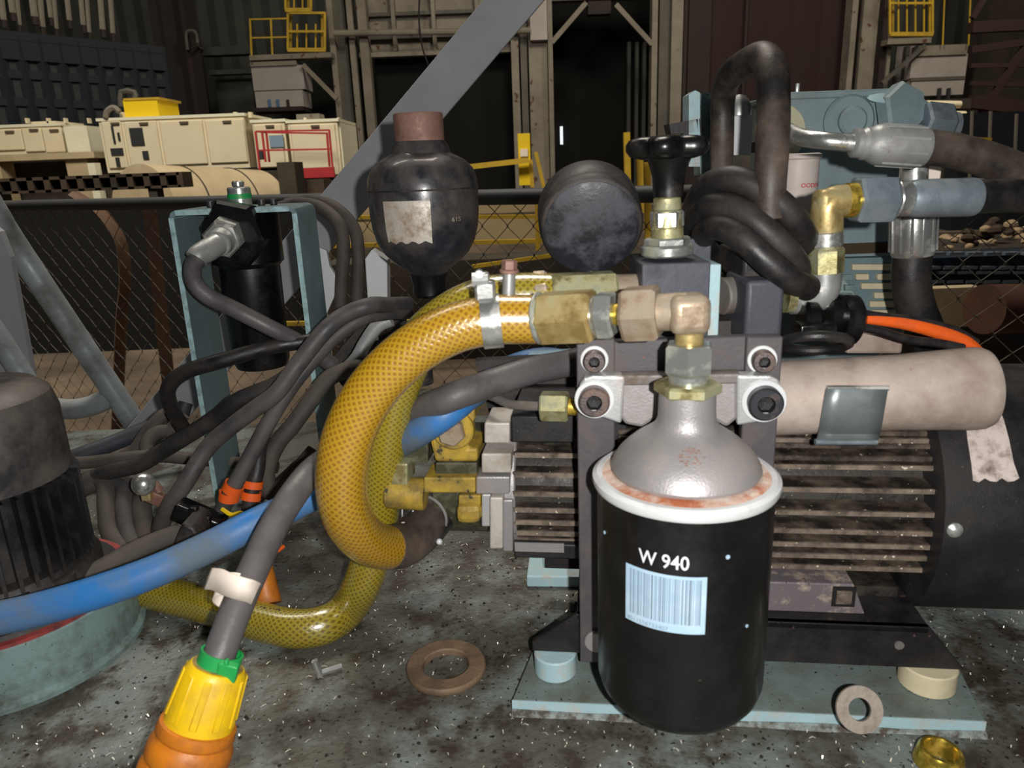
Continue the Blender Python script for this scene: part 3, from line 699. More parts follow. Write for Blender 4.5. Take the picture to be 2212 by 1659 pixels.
g = G().prism(pts_([(-80, 440, 1.0), (0, 500, 1.0), (22, 555, 1.0), (68, 800, 1.0), (75, 900, 1.0), (-80, 900, 1.0)]), (0, .01, 0))
tag(obj('side_plate', g, 'gray_beam', smooth=False), 'flat grey plate with a sloped corner at the left edge', 'plate')

# ---- left motor on its round flange
c = ZP(20, 1280, .04); cx, cy = c.x, c.y
t = T('flange_base', 'round pale blue-grey flange base under the left black motor', 'flange', (cx, cy, 0))
R_f = .0735
g = G().lathe((cx, cy, 0), (0, 0, 1), [(R_f + .003, 0), (R_f + .003, .003), (R_f, .006), (R_f, .039), (R_f - .001, .040)], 64); obj('ring', g, 'plate_paint', t)
g = G().lathe((cx, cy, .040), (0, 0, 1), [(R_f - .001, 0), (R_f - .001, .0022), (.02, .0022)], 64); obj('gasket', g, 'gasket_red', t)
g = G().lathe((cx, cy, .0422), (0, 0, 1), [(R_f - .006, 0), (R_f - .007, .003), (.02, .003)], 64); obj('plate', g, 'black_dusty', t)
for a in (300, 345, 255, 20):
    g = G(); p = V((cx + cos(radians(a)) * .060, cy + sin(radians(a)) * .060, .045)); g.hexa(p, p + V((0, 0, .006)), .006, phase=.3); obj('bolt', g, 'bolt_dark', t)
t = T('vertical_motor', 'black ribbed vertical motor at the left edge with a dusty domed cap', 'motor', (cx, cy, .045))
top = YP(-60, 842, cy).z
Rm = .0505
g = G().lathe((cx, cy, .045), (0, 0, 1), [(Rm - .005, 0), (Rm - .005, top - .045 - .04)], 48); obj('body', g, 'motor_black', t)
g = G().lathe((cx, cy, .045), (0, 0, 1), [(Rm + .007, 0), (Rm + .007, .012), (Rm + .002, .02), (Rm - .004, .022)], 48); obj('foot_ring', g, 'motor_black', t)
zc = top - .058
g = G().lathe((cx, cy, zc), (0, 0, 1), [(Rm - .004, -.002), (Rm + .001, 0), (Rm + .001, .040), (Rm - .002, .052), (Rm - .009, .058), (.030, .060), (.004, .061)], 56); obj('cap', g, 'motor_cap', t)
for k in range(40):
    a = radians(9 * k); g = G(); r0 = V((cos(a), sin(a), 0)); c_ = V((cx, cy, 0)) + r0 * (Rm - .001)
    M3 = Matrix(((r0.x, -r0.y, 0), (r0.y, r0.x, 0), (0, 0, 1)))
    g.box(c_ + V((0, 0, .045 + (zc - .045) / 2)), (.010, .0022, zc - .049), M3); obj('fin', g, 'motor_black', t, smooth=False)
for a in (275, 310, 340):
    g = G(); p = V((cx + cos(radians(a)) * (Rm + .002), cy + sin(radians(a)) * (Rm + .002), .062)); g.hexa(p, p + V((0, 0, .008)), .006); g.cyl(p - V((0, 0, .01)), p, .008, n=16); obj('stud', g, 'motor_black', t)

# ---- blue-grey U bracket with the black strainer
yb = .62; dp = .062
t = T('support_bracket', 'blue-grey inverted U bracket of flat steel on the left', 'bracket', V((YP(400, 900, yb).x, yb, 0)))
def vp(x, y, d): return YP(x, y, d)
tl = vp(358, 452, yb); tr = vp(640, 448, yb); bl_ = vp(414, 920, yb); br_ = vp(684, 718, yb)
zt = (tl.z + tr.z) / 2; th = .0042
xl, xr = tl.x + .001, tr.x; zb = .012
g = G(); r_ = .006
g.prism([(xl, yb, 0), (xl + th, yb, 0), (xl + th, yb, zt - r_), (xl + r_, yb, zt - th), (xr - r_, yb, zt - th), (xr - th, yb, zt - r_), (xr - th, yb, .05), (xr, yb, .05), (xr, yb, zt - r_), (xr - r_ * .3, yb, zt - r_ * .3), (xr - r_, yb, zt), (xl + r_, yb, zt), (xl + r_ * .3, yb, zt - r_ * .3), (xl, yb, zt - r_)], (0, dp, 0))
obj('folded_plate', g, 'bracket_paint', t, ang=25, bevel=.0006, seg=1)
g = G()
g.bb((xl, yb - .0004, 0), (xl + th, yb + .0004, zt - r_)); g.bb((xl + r_, yb - .0004, zt - th), (xr - r_, yb + .0004, zt)); g.bb((xr - th, yb - .0004, .05), (xr, yb + .0004, zt - r_))
obj('cut_edge', g, 'bracket_edge', t, smooth=False)
for (x, y) in ((455, 436), (480, 434), (566, 436), (592, 434)):
    p = YP(x, y + 12, yb + .03); g = G(); p.z = zt; g.cyl(p, p + V((0, 0, .0055)), .0032, n=12, ch=.0006); obj('bolt', g, 'bolt_black', t)
# strainer hanging in it
xm = YP(528, 500, yb + .03).x; ym = yb + .030
t = T('line_filter', 'black line filter hanging inside the blue-grey bracket', 'filter', (xm, ym, YP(528, 800, ym).z))
hz = lambda y: YP(528, y, ym).z
g = G().lathe((xm, ym, hz(575)), (0, 0, 1), [(.026, 0), (.030, .004), (.030, zt - th - hz(575))], 40); obj('head', g, 'black_gloss', t)
g = G().lathe((xm, ym, hz(795)), (0, 0, 1), [(.012, 0), (.022, .002), (.0245, .008), (.026, hz(590) - hz(795)), (.026, hz(575) - hz(795))], 40); obj('bowl', g, 'black_gloss', t)
g = G().hexa((xm, ym, hz(808)), (xm, ym, hz(795)), .010); obj('drain_nut', g, 'black_gloss', t)
pn = YP(492, 505, yb - .002); dn = V((-.30, -1, 0)).normalized()
g = G().hexa(pn + V((.006, .012, 0)), pn + V((.003, -.004, 0)), .0285, phase=.3); obj('port_boss', g, 'black_gloss', t)
g = G().cyl((xm, ym, zt), (xm, ym, zt + .016), .0095, n=24, ch=.001); obj('indicator', g, 'zinc', t)
g = G().cyl((xm, ym, zt + .0065), (xm, ym, zt + .0105), .0099, n=24); obj('green_band', g, 'green', t)
g = G().cyl((xm, ym, zt + .016), (xm, ym, zt + .021), .005, n=16, ch=.001); obj('button', g, 'steel', t)
# swivel nut and crimped hose end, gray hose H
a = pn; b = YP(470, 528, yb - .035); ct = YP(430, 552, yb - .048)
t = T('hose_fitting', 'bright hexagon nut and crimped sleeve screwed into the black line filter', 'fitting', b)
g = G().hexa(a, a.lerp(b, .62), .0155, phase=.2); obj('nut', g, 'steel', t)
g = G().cyl(a.lerp(b, .6), b, .0108, .0098, 24, ch=.001); obj('collar', g, 'steel_dull', t)
g = G().tube([a.lerp(b, .95), b.lerp(ct, .5), ct, YP(424, 560, yb - .05)], [.0085, .0088, .0085, .0085], 20); obj('crimp_sleeve', g, 'steel_dull', t)

# ---- cables and hoses
def hose(name, label, cat, mat, L, r, n=16, sub=6, group=None, sq=1.0):
    g = G().tube(pts_(L), r, n, sub, sq=sq); return tag(obj(name, g, mat), label, cat, group)
hose('hose', 'grey hose bending down from the bright nut on the black filter', 'hose', 'cable_old', [(432, 553, .572), (417, 575, .572), (420, 610, .572), (450, 640, .572), (506, 668, .575), (580, 706, .58), (650, 742, .59), (720, 790, .60)], .0066)
hose('hose', 'black hose crossing in front of the blue-grey bracket', 'hose', 'rubber', [(740, 728, .60), (667, 737, .59), (581, 750, .58), (482, 778, .57), (409, 800, .57), (372, 825, .575), (362, 855, .58), (378, 895, .60), (400, 930, .62)], .0062)
hose('cable', 'left one of two dusty cables arching beside the bracket', 'cable', 'cable_dusty', [(600, 450, .75), (650, 440, .74), (698, 452, .72), (735, 490, .70), (742, 545, .70), (738, 600, .70), (736, 670, .70), (735, 740, .70)], .0062)
hose('cable', 'right one of two dusty cables arching beside the bracket', 'cable', 'cable_dusty', [(620, 442, .77), (670, 434, .76), (722, 448, .73), (764, 492, .72), (774, 545, .71), (773, 600, .71), (770, 670, .71), (765, 740, .71)], .0062)
hose('cable', 'upper of two cables curving down from behind the accumulator nut', 'cable', 'cable_gray', [(880, 657, .60), (839, 659, .575), (799, 660, .545), (745, 680, .54), (701, 715, .53), (641, 790, .52), (598, 848, .51), (548, 885, .51), (495, 925, .51), (448, 968, .51), (399, 1045, .50), (362, 1100, .50), (346, 1150, .51), (350, 1185, .53)], .0063)
hose('cable', 'lower cable beside it, ending in a black connector with an orange tie', 'cable', 'cable_gray', [(880, 674, .60), (835, 676, .575), (781, 688, .555), (719, 731, .545), (656, 800, .53), (612, 860, .52), (576, 920, .51), (541, 985, .505), (508, 1045, .50), (474, 1112, .50)], .0058)
hose('cable', 'thin cable behind, held by two orange ties', 'cable', 'cable_black', [(600, 860, .55), (585, 900, .54), (562, 960, .53), (556, 1014, .52), (546, 1050, .515), (536, 1110, .51)], .0056)
hose('cable', 'dusty black cable looping just left of the amber hose', 'cable', 'cable_dusty', [(800, 790, .60), (745, 800, .58), (705, 822, .57), (668, 870, .56), (631, 920, .55), (598, 960, .545), (576, 1015, .54), (582, 1062, .54), (614, 1048, .54), (645, 1015, .545), (680, 975, .55)], .0068)
hose('cable', 'black cable running low behind the cable loop', 'cable', 'cable_black', [(690, 985, .57), (650, 1000, .57), (610, 1035, .57), (560, 1075, .57)], .0045)
hose('cable', 'long black cable from the crossing down to the coil on the left', 'cable', 'cable_black', [(650, 790, .55), (598, 830, .55), (515, 865, .55), (470, 900, .56), (415, 935, .565), (350, 975, .57), (299, 1005, .575), (233, 1020, .58), (150, 1050, .60)], .0067)
hose('cable', 'dusty hose lying flat towards the black motor', 'cable', 'cable_dusty', [(130, 1002, .63), (200, 998, .63), (260, 990, .63), (336, 985, .64), (420, 992, .65), (515, 1000, .66), (600, 1010, .66)], .0058)
hose('cable', 'dark blue hose between the tube rail and the cable coil', 'hose', 'hose_blue_dark', [(100, 1010, .70), (170, 985, .70), (250, 955, .72), (330, 922, .74), (400, 890, .76)], .0085)
hose('cable', 'dusty cable rising from the coil towards the tube rail', 'cable', 'cable_dusty', [(262, 990, .66), (290, 975, .66), (318, 935, .67), (350, 900, .68), (385, 885, .69)], .0066)
hose('cable', 'short bent cable next to the foot of the bracket', 'cable', 'cable_dusty', [(320, 990, .64), (318, 958, .65), (338, 935, .66), (370, 928, .665), (395, 895, .67)], .0066)
hose('cable', 'second bent cable beside the foot of the bracket', 'cable', 'cable_black', [(345, 985, .66), (355, 950, .67), (385, 915, .68), (402, 870, .69)], .0066)
for i, (dx, lab) in enumerate(((0, 'outermost'), (38, 'middle'), (74, 'innermost'))):
    hose('cable', lab + ' dusty cable turn of the coil lying right of the black motor', 'cable', 'cable_dusty' if i != 1 else 'cable_gray', [(150, 1080 - i * 6, .58), (200 + dx * .4, 1035, .585), (228 + dx, 1045 + i * 4, .58), (232 + dx, 1100, .56), (240 + dx, 1150, .545), (275 + dx * .7, 1195, .53)], .0078)
hose('cable', 'dusty cable running under the blue hose to the black plug housing', 'cable', 'cable_dusty', [(20, 1355, .40), (90, 1310, .42), (170, 1262, .43), (250, 1215, .45), (320, 1180, .465), (390, 1152, .48)], .0078)
hose('cable', 'thin cable end behind the amber hose, under the pale plate', 'cable', 'alu_bright', [(845, 690, .60), (815, 705, .60), (790, 740, .60), (770, 775, .60), (745, 800, .61)], .0058)

# connector bodies
t = T('cable_connector', 'black cable connector with an orange tie, left of the cable loop', 'connector', YP(440, 1150, .49))
g = G().box(YP(432, 1118, .49), (.036, .016, .014), Matrix.Rotation(radians(28), 3, 'Y')); obj('housing', g, 'black_gloss', t, bevel=.002)
g = G().box(YP(420, 1108, .482), (.006, .006, .010)); g.box(YP(448, 1128, .482), (.006, .006, .010)); obj('clip', g, 'black_gloss', t, bevel=.001)
t = T('plug_housing', 'dusty black plug housing under the blue hose', 'connector', YP(400, 1180, .48))
g = G().prism(pts_([(366, 1192, .46), (392, 1130, .46), (418, 1140, .46), (436, 1172, .46), (420, 1200, .46)]), (0, .03, 0)); obj('shell', g, 'black_dusty', t, bevel=.002)
def band(name, label, cat, mat, p, q, r, wd, parent=None, group=None):
    a = V(p); ax = (V(q) - a).normalized(); g = G()
    x = a - ax * wd / 2; g.lathe(x, ax, [(r, 0), (r + .0012, 0), (r + .0012, wd), (r, wd)], 28, cap=False)
    o = obj(name, g, mat, parent)
    if parent is None: tag(o, label, cat, group)
    return o
A1, A2_ = YP(508, 1045, .50), YP(474, 1112, .50)
band('cable_tie', 'upper orange tie wrapped on the lower curving cable', 'cable tie', 'orange', A1.lerp(A2_, .12), A2_, .0062, .0065)
band('cable_tie', 'lower orange tie at the end of the lower curving cable', 'cable tie', 'orange', A1.lerp(A2_, .38), A2_ + V((0, 0, -.02)), .0062, .0065)
B1, B2_ = YP(546, 1050, .515), YP(536, 1110, .51)
band('cable_tie', 'topmost orange tie on the thin cable behind', 'cable tie', 'orange', B1.lerp(B2_, -.07), B2_, .0061, .0055)
band('cable_tie', 'orange tie just below it on the thin cable', 'cable tie', 'orange', B1.lerp(B2_, .34), B2_, .0063, .006)
g = G().tube(pts_([(480, 1100, .485), (500, 1112, .48), (520, 1108, .48), (535, 1118, .48)]), .0016, 6)
tag(obj('cable_tie_tail', g, 'box_yellow'), 'small yellow tie tail above the blue hose', 'cable tie')
g = G(); g.sphere(YP(310, 1046, .50), .0085, 20); t = tag(obj('ball_knob', g, 'steel'), 'small shiny steel ball beside the cable coil', 'knob')
t = T('brass_terminal', 'small copper coloured terminal pieces beside the shiny ball', 'terminal', YP(335, 1090, .52))
g = G().tube(pts_([(320, 1035, .51), (338, 1050, .51), (345, 1062, .51)]), .003, 8); obj('lug', g, 'rust', t)
g = G().box(YP(336, 1075, .51), (.012, .006, .010), Matrix.Rotation(.5, 3, 'Y')); obj('body', g, 'rust', t, bevel=.001)
g = G().box(YP(318, 1072, .505), (.007, .006, .006)); obj('screw', g, 'brass', t, bevel=.001)

# thick grey cable to the yellow plug
Lg = [(1330, 750, .44), (1240, 782, .435), (1150, 800, .42), (1050, 832, .405), (965, 862, .398), (895, 892, .418), (835, 922, .442), (770, 958, .438), (690, 1005, .405), (640, 1060, .378), (590, 1140, .358), (548, 1230, .338), (505, 1330, .318), (472, 1420, .303), (462, 1450, .300)]
hose('power_cable', 'thick grey power cable coming down to the yellow and orange plug', 'cable', 'cable_old', Lg, [.0082, .0082, .0080, .0078, .0078], 24, 8)
P1, P2 = YP(529, 1200, .345), YP(500, 1290, .325)
tgp = [(449, 1250, .3215), (470, 1252, .3150), (492, 1262, .3095), (516, 1270, .3075), (538, 1276, .3105), (552, 1283, .3170)]
g = G(); vs = []
for k_, (x, y, d) in enumerate(catmull([V(p) for p in tgp], 4)): 
    vs.append(YP(x + 11, y - 23, d)); vs.append(YP(x - 9, y + 23, d - .001))
g.add(vs, [(2 * i, 2 * i + 2, 2 * i + 3, 2 * i + 1) for i in range(len(vs) // 2 - 1)])
o = tag(obj('tape_tag', g, 'tape_white'), 'white paper tape wrapped as a flag on the thick grey cable', 'tag')
sm = o.modifiers.new('thick', 'SOLIDIFY'); sm.thickness = .0006
ax_ = (P2 - P1).normalized()
g = G().lathe(YP(514, 1255, .3335), ax_, [(.0084, 0), (.0090, 0), (.0090, .012), (.0084, .012)], 28, cap=False); obj('wrap', g, 'tape_white', o)
e0 = YP(470, 1440, .300); e1 = YP(394, 1668, .284); axp = (e1 - e0).normalized()
t = T('cable_plug', 'big yellow and orange plug on the thick grey cable at the bottom edge', 'plug', e1)
Lp = (e1 - e0).length
g = G().lathe(e0, axp, [(.0095, -.001), (.0125, -.0005), (.0143, .002), (.0160, .024), (.0162, .030)], 40); obj('gland_nut', g, 'plug_yellow', t)
for k in range(10):
    a = 2 * pi * k / 10; x, y, z = frame(axp); c_ = e0 + axp * .013 + (x * cos(a) + y * sin(a)) * .0150
    n_ = (x * cos(a) + y * sin(a)); s_ = axp.cross(n_)
    g = G().box(c_, (.0016, .0035, .022), Matrix((n_, s_, (axp + n_ * .08).normalized())).transposed()); obj('grip_rib', g, 'plug_yellow', t, bevel=.0004, seg=1)
g = G().lathe(e0, axp, [(.0020, -.0012), (.0118, -.0010)], 32, cap=False); obj('end_face', g, 'plug_top', t)
g = G().lathe(e0, axp, [(.016, .027), (.0176, .0275), (.0184, .0315), (.0178, .0330), (.0172, .0336), (.0178, .0345), (.0194, .0375), (.0198, .0430), (.0192, .0445), (.0186, .0452), (.0192, .0462), (.0204, .0490), (.0206, .0540), (.0198, .0555), (.0204, .0570), (.0212, .0600), (.0214, .080)], 44); obj('boot', g, 'plug_orange', t)
e2 = e0 + axp * -.004
o = band('green_tie', '', '', 'green', e2, e2 + axp, .0088, .0065, t)
g = G().box(YP(492, 1450, .2925), (.009, .004, .009), Matrix.Rotation(.3, 3, 'Y')); g.bar(YP(488, 1442, .292), YP(490, 1425, .292), .0028, .0018); obj('tie_lock', g, 'green', t, bevel=.0006)

# blue hose
hose('air_hose', 'blue hose crossing the lower left under the thick grey cable', 'hose', 'hose_blue', [(-90, 1352, .345), (60, 1322, .350), (200, 1282, .356), (330, 1236, .366), (450, 1182, .380), (560, 1126, .395), (660, 1080, .41), (760, 1022, .435), (838, 975, .438), (900, 936, .412), (960, 896, .404), (1005, 862, .42), (1050, 832, .46), (1110, 790, .51), (1180, 775, .52), (1260, 790, .52)], [.0092, .0092, .0090, .0088, .0086, .0084, .0084], 24, 8)
g = G().cyl(YP(1150, 802, .515), YP(1260, 800, .50), .0155, n=28, ch=.001)
tag(obj('hose_sleeve', g, 'pale_blue'), 'pale blue sleeve end behind the left black post', 'sleeve')
# amber braided hoses
L1 = [(1165, 690, .350), (1120, 690, .350), (1060, 692, .350), (975, 712, .350), (885, 762, .350), (808, 838, .350), (757, 930, .350), (738, 1020, .352), (745, 1100, .358), (782, 1160, .372), (835, 1182, .39), (890, 1165, .41), (925, 1130, .425), (955, 1095, .44)]
hose('suction_hose', 'front amber braided hose bending from the brass fitting to the pump', 'hose', 'hose_amber', L1, [.0118, .0120, .0126, .0132, .0132, .0126, .0120], 32, 12)
L2 = [(1190, 640, .40), (1120, 640, .40), (1040, 650, .40), (960, 690, .402), (900, 750, .405), (862, 830, .41), (838, 920, .415), (826, 1000, .42), (820, 1080, .425), (812, 1160, .43), (785, 1255, .432)]
p2 = pts_(L2) + [ZP(748, 1318, .0135), ZP(700, 1350, .0132), ZP(640, 1358, .0130), ZP(575, 1346, .0130), ZP(500, 1325, .0130), ZP(430, 1302, .0130), ZP(360, 1285, .0130), ZP(270, 1262, .013), ZP(200, 1230, .014)]
g = G().tube(p2, .0127, 32, 12)
tag(obj('suction_hose', g, 'hose_olive'), 'rear olive yellow braided hose that curls over the deck on the left', 'hose')
# dark dusty end sleeve on the front hose
g = G().tube(pts_([(838, 1182, .391), (866, 1178, .401), (895, 1160, .412), (928, 1127, .427), (958, 1093, .441)]), [.0132, .0137, .0136, .0130], 28, 8)
o = tag(obj('rubber_cuff', g, 'rubber_dusty'), 'dusty brown rubber cuff where the amber hose meets the pump', 'cuff')
for f in ((925, 1112, .425), (952, 1082, .438)):
    a = YP(*f); b = YP(968, 1072, .447); x = a; g = G().torus(a, b - a, .0133, .0009, 32, 6); obj('clamp_wire', g, 'steel_dull', o)
g = G().torus(YP(880, 1105, .43), (.9, .35, -.2), .0125, .0007, 32, 6); tag(obj('wire_ring', g, 'steel_dull'), 'thin wire ring hanging left of the dusty cuff', 'ring')
for (x, y, d) in ((871, 1134, .405), (949, 1170, .41)): g = G(); g.sphere(YP(x, y, d), .0020, 12); tag(obj('drip_bead', g, 'rim_white'), 'tiny white bead %s the dusty cuff' % ('left of' if x < 900 else 'below'), 'bead')
# dark printing on the olive hose
o = bpy.data.objects['suction_hose.001']
g = G()
cen = [ZP(530, 1337, .013), ZP(655, 1357, .013)]
def mp(xx, yy):
    f = xx; p = cen[0].lerp(cen[1], f); a = radians(68) - yy * 1.6; dirc = (cen[1] - cen[0]).normalized(); nrm = V((-dirc.y, dirc.x, 0)) * -1
    return p + (nrm * cos(a) + V((0, 0, 1)) * sin(a)) * .01292
def mp2(x, y): return mp(x / 4.1, -y * .33 + .05)
text_geo(g, 'I S  JNIR', 1.0, lambda x, y: mp2(x * .85, y), .02)
oo = obj('print', g, 'print_dark', o, smooth=False)

# ---- pressure accumulator
ya = .55
pa = lambda y: YP(917 + (y - 455) * .072 * -1, y, ya)
bx, by = pa(455).x, ya
hz = lambda y: YP(917, y, ya).z
t = T('pressure_accumulator', 'round black pressure accumulator with a rusty threaded neck', 'accumulator', (bx, by, hz(690)))
s_ = px(1, (bx, by, hz(455)))
z0 = hz(590)
def L_(rows): return [(r * s_, hz(y) - z0) for r, y in rows]
g = G().lathe((bx, by, z0), (0, 0, 1), L_([(38, 592), (46, 582), (72, 565), (92, 545), (106, 520), (114, 490), (117, 460), (118, 425), (118, 405), (116, 385), (109, 366), (96, 350), (80, 340), (66, 333), (60, 326)]), 56)
obj('vessel', g, 'vessel_black', t)
g = G().torus((bx, by, hz(408)), (0, 0, 1), 117.5 * s_, .0007, 56, 6); obj('weld_seam', g, 'black_dusty', t)
g = G().lathe((bx, by, hz(340)), (0, 0, 1), [(68 * s_, 0), (63 * s_, .004), (60 * s_, .0075), (52 * s_, .011)], 48); obj('collar', g, 'vessel_black', t)
g = G().lathe((bx, by, hz(328)), (0, 0, 1), [(52 * s_, 0), (50 * s_, .003), (52 * s_, .009), (52 * s_, .0245), (50 * s_, .0258), (38 * s_, .0260), (36 * s_, .018)], 40); obj('threaded_neck', g, 'rust', t)
g = G().lathe((bx, by, hz(640)), (0, 0, 1), [(.011, 0), (.0125, .002), (.0125, .010), (.014, hz(592) - hz(640))], 32); obj('stem', g, 'black_gloss', t)
# curved label
g = G(); n = 14; R_ = 117.6 * s_; vs = []
a0, a1 = radians(-128), radians(-78)
lz = [hz(513), hz(490), hz(460), hz(428)]; lr = [112.5, 116.2, 118, 118.8]
for j, (z, r) in enumerate(zip(lz, lr)):
    for i in range(n + 1):
        a = a0 + (a1 - a0) * i / n; vs.append((bx + cos(a) * r * s_, by + sin(a) * r * s_, z + (.001 * sin(i * 1.7) if j == 0 else 0)))
fs = [(j * (n + 1) + i, j * (n + 1) + i + 1, (j + 1) * (n + 1) + i + 1, (j + 1) * (n + 1) + i) for j in range(3) for i in range(n)]
g.add(vs, fs); obj('label', g, 'label_silver', t)
g = G(); R2 = 118.6 * s_
text_geo(g, '615', .0052, lambda x, y: (bx + cos(radians(-57) + x / R2) * R2, by + sin(radians(-57) + x / R2) * R2, hz(474) + y * .8)); obj('stamped_number', g, 'label_silver', t, smooth=False)
q = YP(893, 660, .545)
g = G().hexa(q - V((0, 0, .013)), q + V((0, 0, .010)), .0145, phase=.25); tag(obj('hexagon_adapter', g, 'steel_dull'), 'pale hexagon adapter under the black accumulator', 'nut')
g = G().cyl((q.x, q.y, q.z - .06), (q.x, q.y, q.z - .013), .011, n=20); tag(obj('riser_pipe', g, 'bolt_black'), 'dark riser pipe below the hexagon adapter', 'pipe')
# pale plates behind
g = G().prism(pts_([(668, 548, .70), (690, 535, .70), (705, 541, .70), (712, 575, .70), (728, 600, .70), (722, 640, .70), (700, 690, .70), (676, 740, .70)]), (0, .006, 0))
tag(obj('torn_plate', g, 'white_plate', smooth=False), 'pale grey plate with a torn dark corner right of the bracket', 'plate')
g = G().prism(pts_([(788, 560, .66), (802, 540, .66), (836, 562, .66), (838, 735, .66), (800, 740, .66)]), (0, .02, 0))
tag(obj('upright_channel', g, 'white_plate', smooth=False, bevel=.001), 'pale upright channel just left below the accumulator', 'channel')
g = G().prism(pts_([(705, 790, .66), (780, 700, .66), (800, 640, .66), (870, 680, .66), (870, 800, .66), (760, 860, .66)]), (0, .03, 0))
tag(obj('dark_manifold', g, 'black_dusty', smooth=False), 'dark dusty manifold behind the cable bundle', 'manifold')

# ---- base plate, rail, motor (all turned 7.5 degrees)
TH = radians(7.5); u = V((cos(TH), -sin(TH), 0)); nb = V((sin(TH), cos(TH), 0))     # along, and away from the camera
def PL(x, y, off, p0=V((.006, .378, 0))):       # pixel -> vertical plane parallel to u, off metres nearer than p0
    v = ray(x, y); q = p0 - nb * off - EYE
    return EYE + v * (q.dot(nb) / v.dot(nb))
RM = Matrix((u, nb, V((0, 0, 1)))).transposed()
pf = [ZP(1106, 1512, .008), ZP(2130, 1558, .008), ZP(2066, 1430, .008), ZP(1150, 1405, .008)]
t = T('base_plate', 'pale blue-grey base plate under the black rail, in front', 'plate', pf[0] * 1.0)
t.location.z = 0; ORG[t.name] = V(t.location)
g = G().prism([V((p.x, p.y, 0)) for p in pf], (0, 0, .008)); obj('slab', g, 'plate_top', t, smooth=False, bevel=.0008)
a, b = V((pf[0].x, pf[0].y, .004)), V((pf[1].x, pf[1].y, .004)); g = G()
dd = (b - a).normalized(); n2 = V((dd.y, -dd.x, 0)); g.prism([a + n2 * .0001 - V((0, 0, .004)), b + n2 * .0001 - V((0, 0, .004)), b + n2 * .0001 + V((0, 0, .0041)), a + n2 * .0001 + V((0, 0, .0041))], n2 * .0006)
obj('painted_edge', g, 'plate_edge', t, smooth=False)
g = G().tube([a - V((0, 0, .0040)) + n2 * .0015 + dd * s_ * (b - a).length for s_ in (0.0, .2, .4, .6, .8, 1)], [.0030, .0022, .0034, .0018, .0030, .0016, .0028], 8); obj('weld_bead', g, 'rubble_weld', t)
g = G().prism([ZP(1138, 1268, 0), ZP(1300, 1270, 0), ZP(1300, 1215, 0), ZP(1145, 1215, 0)], (0, 0, .009)); tag(obj('rear_plate', g, 'plate_edge', smooth=False, bevel=.001), 'small pale blue plate behind the left post', 'plate')
for i, (x, y, r) in enumerate(((1200, 1448, .0125), (2000, 1474, .0150))):
    p = ZP(x, y, .008); g = G().cyl(p, (p.x, p.y, .0215), r, n=28, ch=.0008)
    tag(obj('spacer_bush', g, 'plate_edge' if i == 0 else 'cream_bar'), ['pale round spacer under the left end of the black rail', 'cream round spacer with cracked paint under the right end of the rail'][i], 'spacer')
zb_, zt_r = .0215, PL(1850, 1350, 0).z
t = T('mounting_rail', 'black painted channel rail with cut corners carrying the motor', 'rail', PL(1600, 1430, 0)); 
q = lambda x, y: PL(x, y, 0)
l0, r0 = q(1150, 1412), q(2085, 1442)
f = [V((l0.x, l0.y, zb_)), V((r0.x, r0.y, zb_)), q(2010, 1352), q(1245, 1322), V((l0.x, l0.y, zb_ + .006))]
f[2].z = f[3].z = zt_r
g = G().prism(f, nb * .004); obj('web', g, 'rail_black', t, smooth=False, bevel=.0006, seg=1)
g = G().prism([f[3], f[2], f[2] - V((0, 0, .004)), f[3] - V((0, 0, .004))], nb * .05); obj('top_flange', g, 'rail_black', t, smooth=False, bevel=.0006, seg=1)
rr_ = [p + nb * .095 for p in f]; g = G().prism(rr_, nb * .004); obj('rear_web', g, 'rail_black', t, smooth=False)
g = G().prism([f[3] + nb * .045, f[2] + nb * .045, f[2] + nb * .045 - V((0, 0, .004)), f[3] + nb * .045 - V((0, 0, .004))], nb * .054); obj('top_flange', g, 'rail_black', t, smooth=False)
g = G(); g.cyl(q(1942, 1393) - nb * .0008, q(1942, 1393), .0026, n=12); obj('rivet', g, 'alu_dark', t)

AX = V((0, .452, .102))
Aa = lambda s: AX + u * s
sx = lambda x, off=.055: (PL(x, 1100, 0, p0=Aa(0) - nb * off) - Aa(0)).dot(u)
t = T('electric_motor', 'black finned electric motor lying behind the oil filter', 'motor', V((Aa(.12).x, Aa(.12).y, zt_r)))
s0, s1, s2 = sx(1110, .047), sx(1335), sx(2030, .06)
g = G().cyl(Aa(s0), Aa(s1), .0405, n=40); g.cyl(Aa(s1 - .002), Aa(s2 + .01), .0505, n=48); obj('frame', g, 'fin_dark', t)
def fin(z, sa, sb, Rr, tk, mat, both=True):
    dz = z - AX.z; hw_ = sqrt(max(Rr * Rr - dz * dz, .0004))
    g = G(); g.box(Aa((sa + sb) / 2) + V((0, 0, dz)), (sb - sa, hw_ * 2, tk), RM)
    fo = obj('fin', g, 'fin_metal', t, smooth=False, bevel=.0004, seg=1)
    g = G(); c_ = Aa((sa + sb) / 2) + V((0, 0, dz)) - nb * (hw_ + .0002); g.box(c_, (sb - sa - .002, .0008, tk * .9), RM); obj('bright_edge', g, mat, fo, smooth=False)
for y in (994, 1028, 1064, 1097, 1125, 1152, 1173): fin(PL(1240, y, 0, p0=Aa(0) - nb * .044).z, s0 - .0005, s1 - .002, .0480, .0034, 'fin_bright')
for y in (971, 1015, 1056, 1100, 1138, 1168, 1195, 1226): fin(PL(1670, y, 0, p0=Aa(0) - nb * .060).z, s1, s2 + .004, .0640, .0030, 'fin_bright')
for k in range(5): fin(AX.z + .037 + k * .0055, s1, s2 + .004, .0640, .0026, 'fin_metal')
g = G(); a = PL(1112, 900, 0, p0=Aa(0) - nb * .046); b = PL(1200, 958, 0, p0=Aa(0) - nb * .046)
